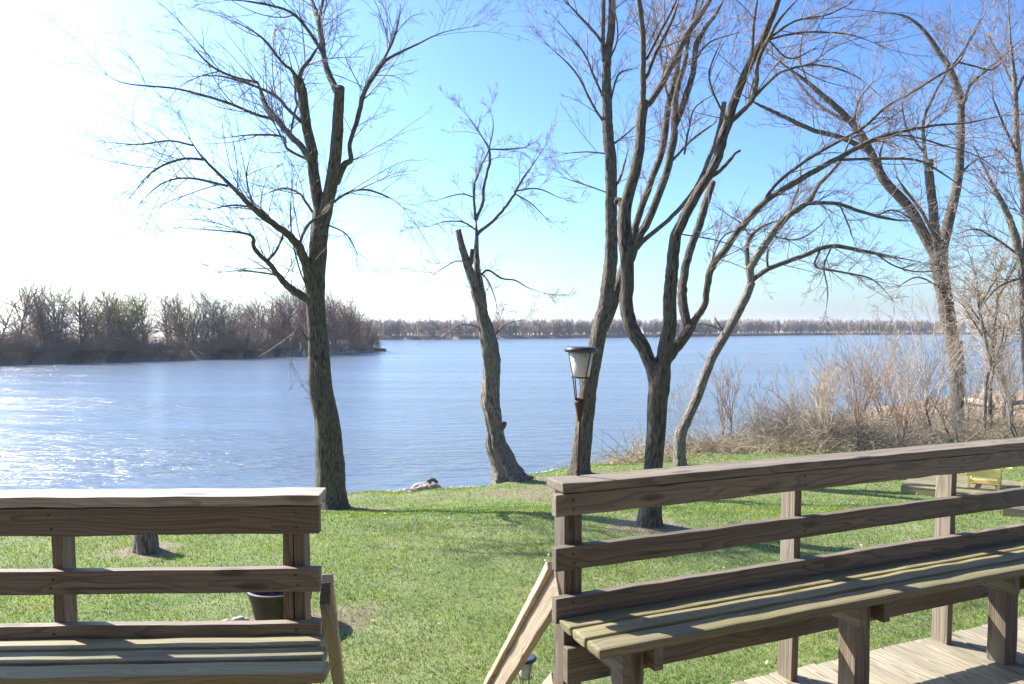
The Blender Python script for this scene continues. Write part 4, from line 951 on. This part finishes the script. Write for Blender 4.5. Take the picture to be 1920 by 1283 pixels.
protos=[proto(100,9.5,'fartwig'),proto(101,8.5,'fartwig_red'),proto(102,10.,'fartwig',1.15),proto(103,8.,'fartwig',1.25),proto(104,7.,'farleaf',1.1,8,.014),proto(105,9.,'fartwig_red',1.1)]
used=[False]*6
g=np.random.default_rng(77); NTR=105
lead=['bare','red-budded','bare','bare','yellow-green','red-budded']
TOPX=np.array([-60,0,60,150,230,290,350,400,450,520,600,650,690,712]);TOPH=np.array([9.2,9.2,10.,9.2,9.2,10.2,10.4,11.6,10.4,10.6,12.5,10.5,6.5,3.])
for i in range(NTR):
    t=.16+.83*(i+g.uniform(-.3,.3))/NTR; k=int(t*159); a=g.uniform(.08,.75) if i%2 else g.uniform(.06,.3)
    x=fx[k]-a*wid[k]*.25; y=fy[k]+a*wid[k]
    px=960+x/y*F
    pi=[0,1,2,3,5][g.integers(0,5)]
    special=None
    H=np.interp(px,TOPX,TOPH)*g.choice([.6,.8,.9,1.,1.06])*g.uniform(.9,1.03)
    base=[9.5,8.5,10.,8.,7.,9.][pi]
    if 340<px<352 or 232<px<240: pi=4; 
    base=[9.5,8.5,10.,8.,7.,9.][pi]
    o=protos[pi] if not used[pi] else copy_tree(protos[pi]); used[pi]=True
    o.location=(x,y,WATER+bh[k]*1.0); sc=H/base; o.scale=(sc*g.uniform(.85,1.15),sc,sc); o.rotation_euler=(R(g.normal(0,3)),R(g.normal(0,3)),g.uniform(0,6.28))
    if pi==4:
        tag(o,'yellow-green leafing tree among the bare trees on the wooded point','tree','leafing trees on the wooded point')
    elif px>640: tag(o,'bare tree near the stony tip of the wooded point','tree','bare trees near the tip of the wooded point')
    elif pi in(1,5): tag(o,'reddish budding tree in the wood on the point across the water','tree','reddish trees on the wooded point')
    else: tag(o,'bare grey-brown tree in the wood on the point across the water','tree','bare trees on the wooded point')
if not used[4]:
    k=int(.6*159); protos[4].location=(fx[k],fy[k]+3,WATER+bh[k]); tag(protos[4],'yellow-green leafing tree among the bare trees on the wooded point','tree')
# undergrowth on the point
def undergrowth():
    g=np.random.default_rng(5); m=15000; t=g.uniform(.1,.97,m); a=np.abs(g.normal(0,.16,m))+.03; a=np.minimum(a,.8)
    x0=np.interp(t,fine,fx); w=np.interp(t,fine,wid); x=x0-a*w*.25+g.normal(0,1,m); y=np.interp(t,fine,fy)+a*w; h=np.interp(t,fine,bh)
    dens=.5+.5*np.sin(t*70)*np.sin(t*33+1); k=g.random(m)<.45+.55*dens; k&=g.random(m)<np.interp(t,[0,.72,.82,1],[1,1,.25,.12])
    x,y,h,dens=x[k],y[k],h[k],dens[k]; m=len(x)
    d=g.normal(0,.55,(m,3)); d[:,2]=1; L=g.uniform(.6,2.9,m)*(.4+.75*dens); A=grow(np.stack([x,y,WATER+h*.95],-1),d,L,5,.2,.5,g,.4); rA=taper(g.uniform(.012,.028,m),5,.5)
    tb=Tubes(); tb.batch(A,rA,3); p,d,l,r=spawn(A,rA,5,.6,.5,g,.1,1,.6); B=grow(p,d,l,3,.3,.3,g,.3); tb.batch(B,taper(np.maximum(r,.01),3,.6),3)
    tag(tb.build('undergrowth',M['underbrush']),'brown leafless undergrowth beneath the trees on the wooded point','undergrowth',kind='stuff')
undergrowth()
# ------------------------------------------------------------------ far shore
FS=[(-300,642),(200,641),(560,639.5),(700,637.5),(830,636.5),(960,635.5),(1100,634.0),(1200,632.5),(1330,631),(1450,629.3),(1600,627.8),(1750,627.2),(2100,627)]
fs=np.array([Gz(a,b,WATER)[:2] for a,b in FS]); fu=np.linspace(0,1,400); fss=np.linspace(0,1,len(fs))
gx=np.interp(fu,fss,fs[:,0]); gy=np.interp(fu,fss,fs[:,1])+3*np.sin(fu*80)+2*np.sin(fu*210)
def far_bank():
    V=[];prof=[(-6,-2),(0,-.1),(1.5,.9),(4,1.4),(60,1.8),(600,2.5),(2500,3)]
    for i in range(400):
        for a,h in prof: V.append((gx[i]+a*gx[i]/gy[i],gy[i]+a,WATER+h))
    m=len(prof); Fc=[(i*m+j,(i+1)*m+j,(i+1)*m+j+1,i*m+j+1) for i in range(399) for j in range(m-1)]
    n=NT('far_bank_soil'); f=n.noise(n.tc(),.05,5,.7); mt=n.fin(n.mix(n.ramp(f,[(.4,0.),(.65,1.)]),(.14,.115,.09),(.34,.28,.21)),.95)
    tag(link('far_bank',mesh('far_bank',V,Fc,True),mt),kind='structure')
far_bank()
def far_wood():
    g=np.random.default_rng(9)
    # several tree shapes, many placements joined into one mass
    kinds=[]
    for s in range(5):
        gg=np.random.default_rng(200+s); P0=np.zeros((1,3)); A0=grow(P0,np.array([[gg.normal(0,.06),gg.normal(0,.06),1.]]),np.array([6.5]),6,0,0,gg,.1); R0=np.full((1,6),.2)
        p,d,l,r=spawn(A0,R0,26,.6,.42,gg,.12,1,.5,up=.3); A=grow(p,d,l,4,.4,0,gg,.3); rA=taper(np.full(len(p),.085),4,.6)
        p,d,l,r=spawn(A,rA,5,.6,.5,gg,.15,1,.6,up=.2); B=grow(p,d,l,3,.4,0,gg,.3); rB=taper(np.full(len(p),.055),3,.7)
        tb=Tubes(); tb.batch(A0,np.linspace(.19,.1,6)[None],4); tb.batch(A,rA,3); tb.batch(B,rB,3)
        kinds.append((np.concatenate(tb.V),np.concatenate(tb.Q)))
    V=[];Q=[];n=0
    for i in range(2100):
        t=g.uniform(.12,.97); a=abs(g.normal(0,1))*14+1
        # spread evenly over the picture
        x=np.interp(t,fu,gx);y=np.interp(t,fu,gy); x=x+a*x/y; y=y+a
        s=g.uniform(.72,1.08)*np.interp(y,[200,300,400,600],[.78,.86,1.05,1.35]); v,q=kinds[g.integers(0,5)]; c,sn=np.cos(i),np.sin(i)
        vv=np.stack([(v[:,0]*c-v[:,1]*sn)*s*1.1+x,(v[:,0]*sn+v[:,1]*c)*s*1.1+y,v[:,2]*s+WATER+1.],-1); V.append(vv);Q.append(q+n);n+=len(vv)
    me=mesh('far_wood',np.concatenate(V),np.concatenate(Q),False)
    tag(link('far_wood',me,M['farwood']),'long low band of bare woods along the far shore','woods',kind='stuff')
far_wood()
# channel marker
q=Gz(826,640,WATER)
t=empty('channel_marker',(q.x,q.y,WATER)); tag(t,'tiny dark channel marker post in the far water','marker')
tb=Tubes(); tb.limb([(0,0,-1),(0,0,1.0)],[.09,.09],8); o=tb.build('post',M['iron']); o.parent=t
v,f=lathe([(.001,1.0),(.28,1.0),(.28,1.5),(.001,1.6)],12); o=link('daymark',mesh('daymark',v,f,False),M['iron']); o.parent=t
# ------------------------------------------------------------------ light
AZ=-60; EL=39
w=bpy.data.worlds.new('World'); S.world=w; w.use_nodes=True; nt=w.node_tree; bg=nt.nodes['Background']
sky=nt.nodes.new('ShaderNodeTexSky'); sky.sky_type='NISHITA'; sky.sun_disc=False; sky.sun_elevation=R(EL); sky.sun_rotation=R(AZ); sky.air_density=1.; sky.dust_density=1.6; sky.ozone_density=2.; sky.altitude=50
tint=nt.nodes.new('ShaderNodeVectorMath'); tint.operation='MULTIPLY'; tint.inputs[1].default_value=(.82*.17,.975*.17,1.13*.17)
gm=nt.nodes.new('ShaderNodeGamma'); gm.inputs[1].default_value=1.45; t2=nt.nodes.new('ShaderNodeVectorMath'); t2.operation='SCALE'; t2.inputs['Scale'].default_value=1/.17
nt.links.new(sky.outputs[0],tint.inputs[0]); nt.links.new(tint.outputs[0],gm.inputs[0]); nt.links.new(gm.outputs[0],t2.inputs[0]); nt.links.new(t2.outputs[0],bg.inputs[0]); bg.inputs[1].default_value=.10
sl=bpy.data.lights.new('sun','SUN'); sl.energy=5.0; sl.angle=R(.55); sl.color=(1,.95,.87); so=bpy.data.objects.new('sun',sl); C.objects.link(so)
sd=Vector((math.sin(R(AZ))*math.cos(R(EL)),math.cos(R(AZ))*math.cos(R(EL)),math.sin(R(EL))))
so.rotation_euler=sd.to_track_quat('Z','Y').to_euler(); so.location=(-8,6,12)
def haze():
    x0,x1,y0,y1,z0,z1=-3200,3200,-400,4200,-8,60
    v=[(x,y,z) for z in(z0,z1) for y in(y0,y1) for x in(x0,x1)]
    me=mesh('haze',v,[(0,2,3,1),(4,5,7,6),(0,1,5,4),(2,6,7,3),(0,4,6,2),(1,3,7,5)])
    m=bpy.data.materials.new('river_haze'); m.use_nodes=True; t=m.node_tree; t.nodes.clear(); o=t.nodes.new('ShaderNodeOutputMaterial'); p=t.nodes.new('ShaderNodeVolumePrincipled')
    p.inputs['Color'].default_value=(.93,.95,1,1); p.inputs['Density'].default_value=.0002; p.inputs['Anisotropy'].default_value=.3; t.links.new(p.outputs[0],o.inputs['Volume'])
    tag(link('haze',me,m),'thin pale river haze','haze',kind='stuff')
haze()
# ------------------------------------------------------------------ camera
cd=bpy.data.cameras.new('camera'); cam=bpy.data.objects.new('camera',cd); C.objects.link(cam); S.camera=cam
cd.sensor_width=36; cd.sensor_fit='HORIZONTAL'; cd.lens=36*F/1920; cd.clip_end=6000; cd.clip_start=.05
cam.location=(0,0,EYE); cam.rotation_euler=(R(90)-PITCH,0,0)
cd.shift_y=-(641.5-CY)/1920*-1*-1
cd.shift_y=(CY-641.5)/1920
S.render.resolution_x=1024; S.render.resolution_y=684
S.view_settings.view_transform='Standard'; S.view_settings.look='None'; S.view_settings.exposure=1.47; S.view_settings.gamma=1
S.render.engine='CYCLES'
S.cycles.max_bounces=6; S.cycles.transparent_max_bounces=8
